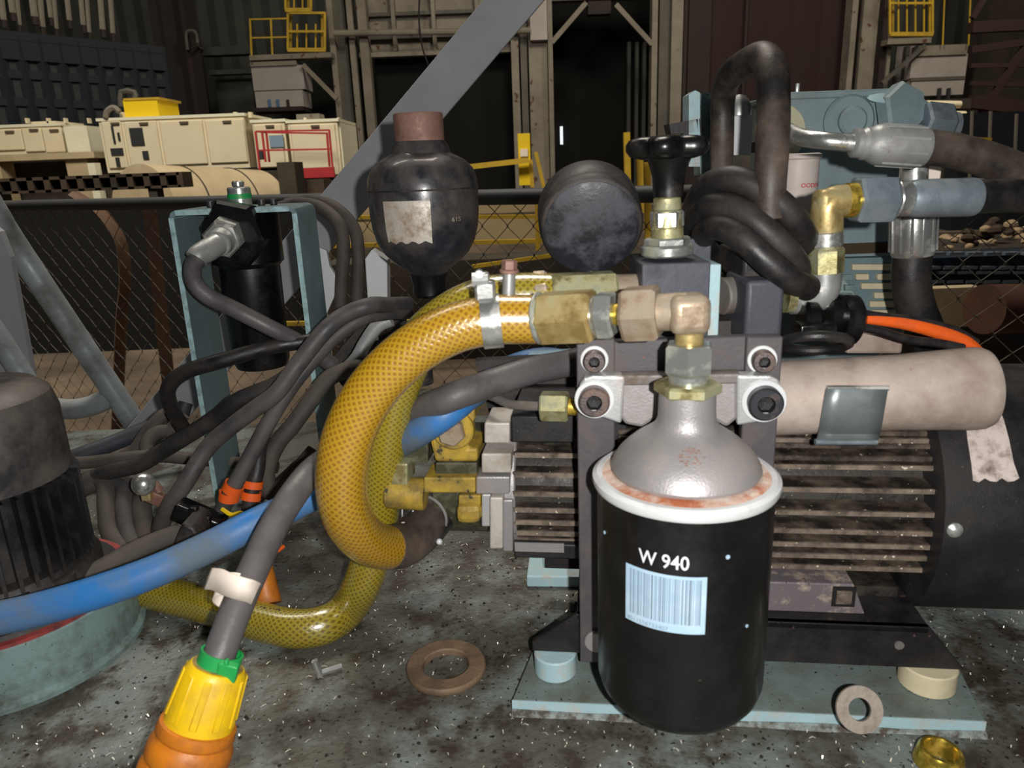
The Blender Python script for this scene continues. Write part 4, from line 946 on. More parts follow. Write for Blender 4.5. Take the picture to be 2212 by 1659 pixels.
g.box(Aa(s0 + .018) + V((0, 0, (a.z + b.z) / 2 - AX.z)) - nb * .012, (.036, .066, (a.z - b.z)), RM); obj('terminal_box', g, 'black_paint', t, bevel=.001)
g = G(); g.box(Aa(s0 + .052) + V((0, 0, (a.z + b.z) / 2 - AX.z - .001)) - nb * .006, (.030, .072, (a.z - b.z) * .85), RM); obj('box_lid', g, 'black_paint', t, bevel=.001)
a = PL(1112, 1178, 0, p0=Aa(0) - nb * .046); g = G(); g.box(Aa(s0 + .035) + V((0, 0, a.z - AX.z - .003)) - nb * .03, (.072, .034, .010), RM); obj('left_foot', g, 'cover_black', t, bevel=.001)
g = G(); c_ = PL(1165, 1182, 0, p0=Aa(0) - nb * .0475); g.box(c_, (.030, .001, .006), RM); obj('bright_strip', g, 'alu_cast', t, smooth=False)
# feet on the rail
zf0 = zt_r; fr = Aa(0) - nb * .062
def fq(x, y): return PL(x, y, 0, p0=fr)
a, b = fq(1560, 1258), fq(1800, 1330)
zf1 = fq(1700, 1258).z
g = G(); g.prism([V((fq(1500, 1300).x, fq(1500, 1300).y, zf0)), V((fq(1868, 1330).x, fq(1868, 1330).y, zf0)), V((fq(1845, 1262).x, fq(1845, 1262).y, zf1)), V((fq(1500, 1262).x, fq(1500, 1262).y, zf1))], nb * .03)
obj('front_foot', g, 'foot_metal', t, smooth=False, bevel=.0008)
c_ = fq(1822, 1288); g = G(); g.box(c_ - nb * .0003, (.0125, .0012, .0125), RM); obj('bolt_recess', g, 'bolt_socket', t, smooth=False)
g = G(); g.box(c_ - nb * .001, (.0085, .002, .0085), RM); g.cyl(c_ - nb * .0022, c_ - nb * .0005, .0028, n=16); obj('foot_bolt', g, 'fin_bright', t, bevel=.0005)
g = G(); g.box(Aa((s2 + s1) / 2) + V((0, 0, zf0 + (.102 - .058 - zf0) / 2 + .004 - AX.z)), ((s2 - s1) * .9, .085, .102 - .045 - zf0), RM); obj('foot_block', g, 'fin_dark', t, smooth=False)
# fan cover
s3 = s2 - .004
g = G().lathe(Aa(s3), u, [(.0650, .000), (.0735, .0015), (.0735, .075), (.0700, .088), (.050, .092)], 72); obj('fan_cover', g, 'cover_black', t)
sc_ = PL(2062, 1145, 0, p0=Aa(0) - nb * .070)
def oncyl(x, y, R):       # pixel -> point on the cylinder of radius R round the motor axis
    v = ray(x, y); o_ = EYE - AX; a_ = v - u * v.dot(u); b_ = o_ - u * o_.dot(u)
    A_ = a_.dot(a_); B_ = 2 * a_.dot(b_); C_ = b_.dot(b_) - R * R; d_ = B_ * B_ - 4 * A_ * C_
    tt = (-B_ - sqrt(max(d_, 0))) / (2 * A_); return EYE + v * tt
q_ = oncyl(2062, 1145, .0735); nr_ = (q_ - AX - u * (q_ - AX).dot(u)).normalized()
g = G().lathe(q_ - nr_ * .0005, nr_, [(.0042, 0), (.0040, .0012), (.0025, .0024), (.0005, .0030)], 20); obj('screw', g, 'steel', t)
# aged white sticker band following the cover
rows_ = [(2085, 2168, 905), (2090, 2180, 950), (2098, 2190, 1000), (2102, 2202, 1038)]
g = G(); vs = []
top_ = oncyl(2120, 905, .0738); ang = lambda p: atan2((p - AX).z, (p - AX).dot(-nb))
for x0, x1, y in rows_:
    for k in range(9): vs.append(oncyl(x0 + (x1 - x0) * k / 8, y + (5 * sin(k * 2.2) if y > 1030 else 0), .0738))
up1 = [oncyl(2085 + (2165 - 2085) * k / 8, 905, .0738) for k in range(9)]
for ex in (radians(14), radians(30)):
    for p in reversed(range(9)):
        pass
base_row = vs[:9]; extra = []
for ex in (28, 14):
    R3 = Matrix.Rotation(radians(ex), 3, u); extra += [AX + u * (p - AX).dot(u) + R3 @ ((p - AX) - u * (p - AX).dot(u)) for p in base_row]
chk = extra[0].z > base_row[0].z
if not chk:
    extra = []
    for ex in (-28, -14):
        R3 = Matrix.Rotation(radians(ex), 3, u); extra += [AX + u * (p - AX).dot(u) + R3 @ ((p - AX) - u * (p - AX).dot(u)) for p in base_row]
vs = extra + vs
g.add(vs, [(j * 9 + i, j * 9 + i + 1, (j + 1) * 9 + i + 1, (j + 1) * 9 + i) for j in range(5) for i in range(8)]); obj('worn_sticker', g, 'sticker', t)

# aluminium bell housing and yellow pump on the left end
t = T('bell_housing', 'cast aluminium bell housing between the yellow pump and the motor', 'housing', Aa(s0) - V((0, 0, .05)))
bp = lambda x, y, off=.048: PL(x, y, 0, p0=Aa(0) - nb * off)
g = G().cyl(Aa(s0 - .006), Aa(s0 + .001), .0480, n=48, ch=.0008); obj('flange', g, 'alu_cast', t)
def blk(name, par, mat, x0, y0, x1, y1, off, dpt, bev=.001):
    P_ = [bp(x0, y0, off), bp(x1, y0, off), bp(x1, y1, off), bp(x0, y1, off)]
    return obj(name, G().prism(P_, nb * dpt), mat, par, smooth=False, bevel=bev)
blk('upper_lug', t, 'alu_white', 1046, 914, 1101, 958, .046, .03)
blk('rib', t, 'alu_white', 1040, 980, 1104, 1022, .048, .03)
blk('rib', t, 'alu_cast', 1028, 1030, 1101, 1068, .050, .03)
blk('lower_lug', t, 'alu_white', 1058, 1075, 1086, 1186, .052, .03)
blk('lower_lug', t, 'alu_cast', 1086, 1080, 1108, 1192, .050, .03)
blk('web', t, 'alu_bright', 1040, 1068, 1060, 1138, .047, .03)
t = T('gear_pump', 'yellow painted pump with a round plug, behind the amber hoses', 'pump', Aa(s0 - .03) - V((0, 0, .05)))
g = G().cyl(Aa(s0 - .052), Aa(s0 - .006), .036, n=32); obj('body', g, 'pump_olive', t)
blk('flange_bar', t, 'pump_yellow', 915, 1032, 1027, 1065, .050, .03)
blk('port_block', t, 'pump_yellow', 990, 1070, 1038, 1092, .046, .03)
g = G().cyl(bp(1010, 1112, .040) , bp(1010, 1112, .040) - nb * .018 - u * 0, .0001, n=8)
blk('lower_cap', t, 'pump_yellow', 984, 1092, 1038, 1134, .050, .03, .004)
g = G().prism([bp(*p, .042) for p in ((925, 925), (990, 868), (1022, 868), (1026, 905), (1008, 940), (1010, 968), (1032, 968), (1032, 998), (940, 998), (930, 960))], nb * .03); obj('upper_casting', g, 'pump_yellow', t, smooth=False, bevel=.002)
pc = bp(977, 930, .046); g = G().cyl(pc + nb * .006, pc, .0125, n=32, ch=.001); obj('plug_seat', g, 'pump_yellow', t)
g = G().hexa(pc, pc - nb * .006, .0085, phase=.2); obj('hexagon_plug', g, 'brass_old', t)
g = G().cyl(bp(836, 1062, .044), bp(920, 1068, .044), .0100, n=24, ch=.0012); obj('side_port', g, 'pump_yellow', t)
blk('olive_web', t, 'pump_olive', 940, 1000, 1030, 1032, .044, .02)
blk('valve_block', t, 'zinc_yellow', 833, 1002, 880, 1050, .050, .02)
blk('back_casting', t, 'pump_olive', 850, 860, 925, 1000, .040, .02)
blk('outlet_block', t, 'zinc_yellow', 862, 835, 890, 870, .040, .02)
# lower suction port meeting the cuff
a = YP(955, 1095, .44); b = YP(1000, 1068, .455); g = G().cyl(a, b + (b - a) * .3, .0125, n=28, ch=.001); obj('suction_port', g, 'brass_old', t)
# thin metal tube to the brass nut on the post
t = T('metal_tube', 'thin metal tube with a pale hexagon nut left of the post', 'pipe', YP(1100, 870, .40))
g = G().tube(pts_([(1030, 850, .44), (1062, 856, .42), (1100, 872, .405), (1140, 877, .395), (1172, 877, .39)]), .0027, 14); obj('tube', g, 'alu_dark', t)
a, b, c_ = YP(1168, 877, .388), YP(1228, 878, .385), YP(1250, 880, .384)
g = G().hexa(a, b, .0085, phase=.5); obj('nut', g, 'zinc_yellow', t)
g = G().cyl(b, c_, .0048, n=20); obj('stub', g, 'brass_bright', t)
# black plate behind the motor top, left
g = G(); g.prism([bp(*p, -.02) for p in ((1025, 780), (1245, 770), (1245, 905), (1060, 905))], nb * .01)
t = tag(obj('dusty_backing_plate', g, 'black_dusty', smooth=False), 'dark dusty plate behind the blue sleeve and the thin tube', 'plate')

# ---- posts, cross bar, bolts
PO = .008
t = T('filter_bracket', 'dark steel bracket of two posts and a crossbar holding the filter head', 'bracket', PL(1290, 1430, PO))
def post(x0, x1, yt, yb2, off=PO, dpt=.008):
    a = PL(x0, 900, off); b = PL(x1, 900, off); zt2 = PL((x0 + x1) / 2, yt, off).z; zb2 = max(PL((x0 + x1) / 2, yb2, off).z, .009)
    return G().prism([V((a.x, a.y, zb2)), V((b.x, b.y, zb2)), V((b.x, b.y, zt2)), V((a.x, a.y, zt2))], nb * dpt)
obj('post', post(1247, 1328, 733, 1432), 'post_metal', t, smooth=False, bevel=.0006, seg=1)
obj('post', post(1604, 1680, 728, 1400), 'post_metal', t, smooth=False, bevel=.0006, seg=1)
g = G().prism([PL(*p, PO - .004) for p in ((1300, 738), (1630, 726), (1630, 800), (1300, 812))], nb * .006); obj('crossbar', g, 'post_metal', t, smooth=False, bevel=.0005, seg=1)
g = G(); c_ = PL(1288, 1382, PO); g.cyl(c_, c_ - nb * .003, .0068, n=20, ch=.0006); obj('lower_bolt', g, 'alu_cast', t)
def capscrew(par, x, y, off, r, mat, wm_='rim_white'):
    c_ = PL(x, y, off); 
    g = G().cyl(c_ + nb * .001, c_ - nb * .0012, r * 1.28, n=32, ch=.0003); w_ = obj('washer', g, wm_, par)
    g = G().lathe(c_ - nb * .0012, -nb, [(r, 0), (r, .0045), (r * .88, .0055), (r * .50, .0056)], 32, cap=False); b_ = obj('cap_screw', g, mat, par)
    g = G().lathe(c_ - nb * .0012, -nb, [(r * .52, .0056), (r * .46, .0025), (.0002, .0022)], 6, cap=False); obj('hex_socket', g, 'bolt_socket', b_, smooth=False)
capscrew(t, 1284, 776, PO, .0056, 'bolt_dark'); capscrew(t, 1646, 776, PO, .0056, 'bolt_dark')

# ---- filter head, oil filter
fx, fy = YP(1480, 1010, .322).x, .322
h = lambda y: YP(1480, y, fy).z
zr_ = h(1012); dR = dep((fx, fy, zr_)); k1 = dR / F
t = T('filter_housing', 'cast aluminium filter head bolted between the two posts', 'filter head', (fx, fy, zr_))
dn_ = dep((fx, fy, h(880))) / F
BELL = ((159, 1005), (155, 994), (144, 977), (128, 961), (108, 945), (88, 932), (73, 922), (65, 912))
g = G().lathe((fx, fy, zr_), (0, 0, 1), [(156 * k1, 0), (158 * k1, .0015)] + [(a_ * k1, h(b_) - zr_) for a_, b_ in BELL] + [(62.5 * dn_, h(902) - zr_), (61 * dn_, h(885) - zr_), (60 * dn_, h(846) - zr_)], 72); obj('bell', g, 'alu_cast', t)
EO = PO + .010
def ear(pts2, off, dpt, mat='alu_bright', bev=.0012):
    return obj('ear', G().prism([PL(*p, off) for p in pts2], nb * dpt), mat, t, smooth=False, bevel=bev)
ear(((1252, 832), (1262, 818), (1280, 812), (1350, 814), (1342, 916), (1300, 902), (1264, 886), (1250, 864)), EO, .010)
ear(((1592, 812), (1664, 812), (1682, 820), (1692, 845), (1690, 880), (1672, 900), (1635, 912), (1592, 920)), EO, .010)
g = G().prism([PL(*p, EO - .002) for p in ((1340, 818), (1425, 818), (1425, 900), (1388, 925), (1350, 918), (1338, 900))], nb * .008); obj('shoulder', g, 'alu_cast', t, smooth=False, bevel=.002)
g = G().prism([PL(*p, EO - .002) for p in ((1535, 818), (1595, 816), (1595, 905), (1570, 925), (1535, 905))], nb * .008); obj('shoulder', g, 'alu_cast', t, smooth=False, bevel=.002)
g = G().prism([PL(*p, EO - .001) for p in ((1340, 812), (1600, 808), (1600, 830), (1340, 834))], nb * .010); obj('top_web', g, 'alu_dark', t, smooth=False, bevel=.001)
capscrew(t, 1284, 862, EO, .0078, 'bolt_dark'); capscrew(t, 1650, 866, EO, .0084, 'bolt_black')
# cast emblem: small worn round mark
def onbell(x, y):
    v = ray(x, y); best = None
    # march towards the bell profile radius
    prof = [(157 * k1, 0)] + [(a_ * k1, h(b_) - zr_) for a_, b_ in BELL]
    d = .28
    while d < .40:
        p = EYE + v * d; r = sqrt((p.x - fx) ** 2 + (p.y - fy) ** 2); z = p.z - zr_
        for (ra_, za), (rb_, zb2) in zip(prof, prof[1:]):
            if za <= z <= zb2 and r <= ra_ + (rb_ - ra_) * (z - za) / (zb2 - za) + .0002: return p
        d += .0002
    return EYE + v * .33
g = G()
for k in range(9):
    y = 968 + k * 4.5; w_ = 26 * sqrt(max(0, 1 - ((k - 4) / 4.8) ** 2)); x = 1492 - w_
    while x < 1492 + w_:
        ln = rnd.uniform(4, 11); a = onbell(x, y); b = onbell(x + ln, y); c2 = onbell(x + ln - 1, y + 3.2); d2 = onbell(x, y + 3.0)
        if rnd.random() < .72: g.add([a, b, c2, d2], [(0, 1, 2, 3)])
        x += ln + 2
obj('cast_mark', g, 'rust', t, smooth=False)

t = T('oil_filter', 'black spin-on oil filter canister printed W 940 with a barcode', 'oil filter', (fx, fy, .045))
ro = 197 * k1; zl = zr_ - .0035
zbot = .0365; rb_ = ro - .0018
g = G().lathe((fx, fy, zbot), (0, 0, 1), [(.010, .0035), (.024, .003), (.0275, .0), (rb_ - .013, 0), (rb_ - .0085, .0012), (rb_ - .0042, .0042), (rb_ - .0014, .0085), (rb_, .014), (rb_, zl - zbot - .004), (rb_ - .0004, zl - zbot)], 80); obj('canister', g, 'filter_black', t)
g = G().lathe((fx, fy, zl - .0045), (0, 0, 1), [(rb_ - .0006, 0), (ro - .0002, .0012), (ro + .0006, .003), (ro + .0004, .0052), (ro - .0016, .0066), (ro - .004, .0066), (ro - .0045, .0058)], 80, cap=False); obj('rolled_rim', g, 'rim_white', t)
g = G().lathe((fx, fy, zl), (0, 0, 1), [(ro - .0040, .0016), (ro - .008, .0026), (140 * k1, .0028)], 72, cap=False); obj('seam_plate', g, 'rust_ring', t)
def onfil(x, y, e=.0002):
    v = ray(x, y); R_ = rb_ + e; ox, oy = -fx, -fy
    A_ = v.x ** 2 + v.y ** 2; B_ = 2 * (v.x * ox + v.y * oy); C_ = ox * ox + oy * oy - R_ * R_
    tt = (-B_ - sqrt(B_ * B_ - 4 * A_ * C_)) / (2 * A_); p = EYE + v * tt; return p
ca = lambda p: atan2(p.y - fy, p.x - fx)
pA, pB = onfil(1352, 1215), onfil(1528, 1247); pC = onfil(1350, 1330); pD = onfil(1525, 1374)
aA, aB = ca(pA), ca(pB); zT = (pA.z + pB.z) / 2; zB = (pC.z + pD.z) / 2
def fp(a, z, e=.0002): return V((fx + cos(a) * (rb_ + e), fy + sin(a) * (rb_ + e), z))
def fquad(g, a0, a1, z0, z1, e=.0002, n=1):
    for i in range(n):
        b0 = a0 + (a1 - a0) * i / n; b1 = a0 + (a1 - a0) * (i + 1) / n
        g.add([fp(b0, z0, e), fp(b1, z0, e), fp(b1, z1, e), fp(b0, z1, e)], [(0, 1, 2, 3)])
g = G(); fquad(g, aA, aB, zB, zT, .00015, 20); lb = obj('barcode_label', g, 'label_blue', t, smooth=False)
W_ = aB - aA; hB = zT - zB
g1 = G(); g2 = G(); x = .07; rb2 = random.Random(11)
while x < .93:
    w_ = rb2.choice((.007, .007, .012, .018)); dark = any(abs(x - c_) < .015 for c_ in (.35, .74, .80))
    fquad(g2 if dark else g1, aA + W_ * x, aA + W_ * (x + w_), zB + hB * .16, zT - hB * .05, .0003); x += w_ + rb2.choice((.007, .010, .015, .022))
obj('bars', g1, 'print_mid', lb, smooth=False); obj('dark_bars', g2, 'print_gray', lb, smooth=False)
g = G(); text_geo(g, '4011558733407', .0030, lambda x, y: fp(aA + .0012 / rb_ + x * 1.02 / rb_ * 1.0, zB + .0006 + y, .0003)); obj('digits', g, 'print_mid', lb, smooth=False)
pT = onfil(1380, 1212); g = G(); text_geo(g, 'W 940', .0092, lambda x, y: fp(ca(pT) + x * .86 / rb_, pT.z + y * 1.02, .0003), .012); obj('type_lettering', g, 'print_white', t, smooth=False)
g = G()
for (x, y, r) in ((1572, 1203, .0010), (1306, 1150, .0008), (1613, 1352, .0008)):
    p = onfil(x, y, .0001); n_ = V((p.x - fx, p.y - fy, 0)).normalized(); g.cyl(p, p + n_ * .0003, r, n=10)
obj('paint_spots', g, 'label_blue', t)

# ---- stack of fittings on the head and the big union towards the amber hose
k2 = dep((fx, fy, h(840))) / F
t = T('elbow_union', 'brass coloured elbow and nuts on top of the filter head', 'fitting', (fx, fy, h(862)))
H0 = V((fx, fy, 0)); Z = lambda y, dx=0: V((YP(1480, y, fy).x * 0 + fx, fy, h(y)))
g = G().cyl(Z(862), Z(848), 57 * k2, n=40, ch=.0005); obj('seal_ring', g, 'brass_bright', t)
g = G().hexa(Z(850), Z(824), 72 * k2, phase=.25, ups=(0, 1, 0)); obj('hexagon_base', g, 'zinc_yellow', t)
g = G().cyl(Z(826), Z(806), 42 * k2, n=32, ch=.0006); obj('collar', g, 'zinc', t)
g = G().hexa(Z(806), Z(742), 54 * k2, phase=.75, ups=(0, 1, 0)); obj('nut', g, 'zinc', t)
g = G().cyl(Z(744), Z(716), 30 * k2, n=28, ch=.0006); obj('neck', g, 'brass', t)
ct = V((fx, fy, h(672))) + V((.0, 0, 0)); el = ct; e_top = Z(716)
Lf = YP(1425, 672, .327)
sz = 40 * k2
g = G(); g.box(el + V((-.001, 0, -.001)), (sz * 2.1, sz * 2.0, sz * 2.05)); obj('elbow_block', g, 'brass_old', t, bevel=.0042, seg=4)
ldir = (YP(1150, 688, .350) - el).normalized()
def LP(x): # point along the union axis at image column x
    lo, hi = 0, .2
    for _ in range(40):
        m_ = (lo + hi) / 2; p = el + ldir * m_; q_ = p - EYE; xx = CX + F * q_.dot(RT) / q_.dot(fw)
        if xx > x: lo = m_
        else: hi = m_
    return el + ldir * lo
g = G().cyl(el, LP(1418), 40 * k2, n=28, ch=.0008); obj('elbow_arm', g, 'brass_old', t)
g = G().hexa(LP(1424), LP(1346), 63 * k2, phase=.5); obj('union_nut', g, 'brass_old', t)
g = G().cyl(LP(1350), LP(1325), 24 * k2, n=24); obj('stem', g, 'brass_bright', t)
g = G().hexa(LP(1328), LP(1288), 54 * k2, phase=.5); obj('lock_nut', g, 'zinc', t)
g = G().cyl(LP(1292), LP(1280), 44 * k2, n=28); obj('shoulder', g, 'steel', t)
g = G().hexa(LP(1284), LP(1168), 63 * k2, phase=.5); obj('long_hexagon', g, 'brass', t)
g = G().cyl(LP(1172), LP(1160), 60 * k2, n=32, ch=.001); obj('end_ring', g, 'zinc', t)
g = G().hexa(LP(1162), LP(1140), 52 * k2, phase=.5); obj('tail_hexagon', g, 'brass', t)
# rear fitting for the olive hose
t = T('rear_union', 'second brass union half hidden behind the front one', 'fitting', YP(1200, 640, .40))
a, b, c_, d_ = YP(1150, 640, .40), YP(1185, 637, .40), YP(1330, 630, .402), YP(1420, 628, .403)
g = G().hexa(a, b, .0135); obj('tail_hexagon', g, 'brass_old', t); g = G().hexa(b, c_, .0125, phase=.5); obj('long_hexagon', g, 'zinc_yellow', t)
g = G().cyl(c_, d_, .0095, n=24); obj('pipe', g, 'brass_old', t)
# hose clamp
cc = YP(1062, 694, .350); cdir = (YP(1100, 692, .350) - YP(1020, 700, .350)).normalized()
t = T('hose_clamp', 'bright steel clamp band with a screw housing on the front amber hose', 'clamp', cc)
g = G().lathe(cc - cdir * .0048, cdir, [(.0124, 0), (.0131, .0002), (.0131, .0094), (.0124, .0096)], 48, cap=False); obj('band', g, 'steel', t)
q_ = YP(1048, 628, .350); g = G().box(q_, (.010, .010, .010)); g.box(q_ + V((-.001, 0, .006)), (.007, .008, .006)); obj('screw_housing', g, 'steel', t, bevel=.0015)
g = G(); q2 = YP(1036, 605, .348); g.cyl(q2 - V((.0035, 0, 0)), q2 + V((.004, 0, 0)), .0035, n=8); g.cyl(q2 - V((0, .003, -.003)), q2 + V((0, .003, .003)), .002, n=8); obj('thumb_screw', g, 'steel_dull', t)
t = T('clamp_bolt', 'upright brass coloured bolt standing behind the hose clamp', 'bolt', YP(1098, 645, .36))
g = G().cyl(YP(1098, 652, .36), YP(1100, 585, .36), .0032, n=20); obj('shank', g, 'steel_dull', t)
g = G().cyl(YP(1100, 590, .36), YP(1100, 582, .36), .0048, n=20, ch=.0004); g.hexa(YP(1100, 583, .36), YP(1101, 562, .36), .0038); obj('head', g, 'rust', t)

# ---- gauge
gc = YP(1278, 490, .425); gd = V((.035, .90, .26)).normalized(); rg = px(112, gc)
t = T('pressure_gauge', 'round black rubber booted gauge facing the camera, left of the knob', 'gauge', gc - V((0, 0, rg)))
g = G().lathe(gc, gd, [(rg * .90, -.0012), (rg * .965, 0), (rg, .0025), (rg * 1.0, .006), (rg * .985, .0075), (rg * 1.02, .010), (rg * 1.03, .026), (rg * .98, .030), (rg * .6, .031)], 72); obj('rubber_boot', g, 'black_dusty', t)
g = G().lathe(gc, gd, [(.0006, -.0030), (rg * .80, -.0026), (rg * .90, -.0014), (rg * .93, .0004)], 64, cap=False); obj('dusty_face', g, 'gauge_black', t)
g = G().cyl(gc + gd * .015 - V((0, 0, rg)), gc + gd * .015 - V((0, 0, rg + .022)), .008, n=20); obj('stem', g, 'zinc_yellow', t)

# ---- knob, valve
t = T('valve_knob', 'black lobed hand knob on the bright valve stem', 'knob', YP(1442, 430, .40))
kz = lambda y, x=1443: YP(x, y, .40)
n = 60; kc = kz(318); kp = px(1, kc); g = G(); vs = []; prof = [(.30, -.9), (.62, -.95), (.90, -.7), (1, -.25), (1, .25), (.92, .65), (.72, .85), (.25, .95)]
for r, hh in prof:
    for i in range(n):
        a = 2 * pi * i / n; lob = 1 - .30 * (0.5 - 0.5 * cos(5 * (a + pi / 2 + .35))) ** 1.5 * (1 if r > .5 else .3)
        vs.append(kc + V((cos(a) * r * lob * 91 * kp, sin(a) * r * lob * 91 * kp, hh * 26 * kp)))
m_ = len(prof); fs = [(j * n + i, j * n + (i + 1) % n, (j + 1) * n + (i + 1) % n, (j + 1) * n + i) for j in range(m_ - 1) for i in range(n)] + [tuple(range(n))[::-1], tuple(range((m_ - 1) * n, m_ * n))]
g.add(vs, fs); obj('grip', g, 'knob_black', t, ang=50)
g = G().lathe(kz(425), (0, 0, 1), [(32 * kp, 0), (33 * kp, .003), (35 * kp, .010), (44 * kp, .017), (56 * kp, .0225)], 40); obj('hub', g, 'knob_black', t)
t = T('relief_valve', 'dark square valve block with a bright stem under the knob', 'valve', YP(1460, 720, .40))
k3 = px(1, kz(480)); vz = lambda y: kz(y, 1441)
g = G().cyl(vz(520), vz(490), 35 * k3, n=32, ch=.0006); g.cyl(vz(490), vz(455), 33 * k3, 31 * k3, 32); g.cyl(vz(455), vz(425), 30 * k3, 29 * k3, 32, ch=.0008); obj('stem', g, 'zinc_yellow', t)
g = G().hexa(vz(492), vz(455), 36 * k3, phase=.3, ups=(0, 1, 0)); obj('stem_nut', g, 'steel', t)
g = G().cyl(vz(552), vz(528), 56 * k3, n=36, ch=.001); g.hexa(vz(530), vz(512), 50 * k3); obj('base_flange', g, 'zinc', t)
bx0, bx1 = YP(1386, 640, .385), YP(1533, 640, .385); zb1, zb0 = YP(1460, 568, .385).z, YP(1460, 745, .385).z
g = G().bb((bx0.x, .385, zb0), (bx1.x, .425, zb1)); obj('block', g, 'valve_block', t, bevel=.0008)
g = G().bb((bx1.x, .388, zb0), (bx1.x + px(26, bx1), .425, zb1 - .002)); obj('side_plate', g, 'plate_edge', t, bevel=.0006)
g = G().bb((bx1.x - .004, .425, zb1 - .01), (bx1.x + px(45, bx1), .455, zb1 + .008)); obj('rear_block', g, 'valve_block', t, bevel=.0008)
a = YP(1556, 640, .41); g = G().cyl(a, YP(1612, 636, .415), .0105, n=24, ch=.001); obj('side_port', g, 'alu_dark', t)
g = G().bb((YP(1300, 720, .41).x, .41, YP(1400, 760, .41).z), (YP(1620, 700, .41).x, .44, YP(1400, 700, .41).z)); tag(obj('sub_plate', g, 'black_dusty', smooth=False), 'dark plate under the valve block, behind the crossbar', 'plate')

# ---- solenoid block right
t = T('solenoid_block', 'black solenoid block standing behind the right post', 'valve', YP(1655, 720, .40))
a, b = YP(1612, 660, .385), YP(1694, 660, .385); g = G().bb((a.x, .385, YP(1655, 745, .385).z), (b.x, .425, YP(1655, 605, .385).z)); obj('coil_body', g, 'valve_block', t, bevel=.0025, seg=3)
g = G().bb((a.x + .002, .40, YP(1655, 606, .40).z), (b.x - .002, .45, YP(1655, 545, .40).z)); obj('rear_body', g, 'black_dusty', t, bevel=.002)
g = G().cyl(YP(1694, 640, .40), YP(1712, 640, .40), .009, n=24); obj('port', g, 'zinc_yellow', t)
t = T('cable_plug_small', 'cluster of small black rubber plugs above the white cylinder', 'connector', YP(1780, 720, .40))
t.name = 'sensor_plug'; ORG['sensor_plug'] = ORG['cable_plug_small']
for (x, y, d, r, L_x) in ((1730, 690, .40, .010, 40), (1775, 680, .41, .012, 50), (1815, 690, .405, .014, 40)):
    a = YP(x, y, d); b = YP(x + L_x, y + 2, d); g = G().lathe(a, b - a, [(r * .8, 0), (r, .002), (r, (b - a).length - .003), (r * .7, (b - a).length)], 20); obj('plug_body', g, 'black_gloss', t)
g = G().box(YP(1760, 712, .39), (.020, .012, .008)); obj('latch', g, 'black_gloss', t, bevel=.001)
g = G(); c_ = YP(1760, 742, .375); g.torus(c_, (0.1, .45, .9), .0165, .0026, 40, 10); tag(obj('rubber_ring', g, 'rubber'), 'flat black rubber ring hanging over the top of the white cylinder', 'ring')
hose('orange_hose', 'short bright orange hose arching down to the right behind the white cylinder', 'hose', 'orange', [(1850, 690, .42), (1900, 693, .42), (1965, 702, .42), (2040, 722, .42), (2090, 742, .42), (2128, 775, .42)], [.0020, .0028, .0035, .0040, .0038, .003], 16)
hose('black_hose', 'thin black hose over the orange one at the right', 'hose', 'rubber', [(1840, 672, .43), (1900, 682, .43), (1980, 692, .43), (2060, 712, .43), (2110, 740, .43)], .0022, 12)
hose('black_hose', 'thin black hose below the orange one, resting on the cylinder', 'hose', 'rubber', [(1850, 705, .41), (1900, 715, .41), (1960, 733, .41), (2030, 742, .41), (2080, 752, .41)], .0026, 12)

# ---- white cylinder over the motor
a = YP(1640, 862, .375); b = YP(2128, 838, .362); 
t = T('capacitor_tube', 'dirty white cylinder lying above the motor with a steel clip', 'cylinder', (a + b) / 2 - V((0, 0, .022)))
dA = (b - a).normalized(); Lc = (b - a).length; rc = px(80, a)
g = G().lathe(a, dA, [(rc, 0), (rc * 1.0, Lc * .6), (px(90, b), Lc - .006), (px(90, b) * .985, Lc - .0025), (px(90, b) * .93, Lc)], 56); obj('tube', g, 'cyl_white', t)
def oncap(x, y, e):
    v = ray(x, y); o_ = EYE - a; a_ = v - dA * v.dot(dA); b_ = o_ - dA * o_.dot(dA); R_ = rc * 1.01 + e
    A_ = a_.dot(a_); B_ = 2 * a_.dot(b_); C_ = b_.dot(b_) - R_ * R_; d_ = B_ * B_ - 4 * A_ * C_
    return EYE + v * ((-B_ - sqrt(max(d_, 0))) / (2 * A_))
g = G(); vs = []
for j, y in enumerate((836, 842, 860, 880, 900, 920, 935)):
    x0 = 1786 - j * 3.2; x1 = 1920 - j * 3.4
    for k in range(5): vs.append(oncap(x0 + (x1 - x0) * k / 4, y, .0016))
lo = vs[-5:]
for k in range(5): vs.append(lo[k] + V((-.0015, -.001, -.0045)))
g.add(vs, [(j * 5 + i, j * 5 + i + 1, (j + 1) * 5 + i + 1, (j + 1) * 5 + i) for j in range(7) for i in range(4)])
o = obj('clip', g, 'clip_steel', t); sm = o.modifiers.new('thick', 'SOLIDIFY'); sm.thickness = .0012
g = G().cyl(oncap(1786, 838, .0018), oncap(1920, 838, .0018), .0014, n=12); obj('rolled_edge', g, 'steel', t)
g = G().cyl(vs[-5] , vs[-1], .0016, n=12); obj('lower_edge', g, 'zinc_dark', t)
# white housing part behind it
g = G().prism(pts_([(1828, 715, .43), (1900, 722, .43), (1952, 735, .43), (1950, 765, .43), (1828, 765, .43)]), (0, .03, 0)); tag(obj('cream_cover', g, 'cyl_white', smooth=False, bevel=.002), 'cream cover peeping out above the white cylinder', 'cover')

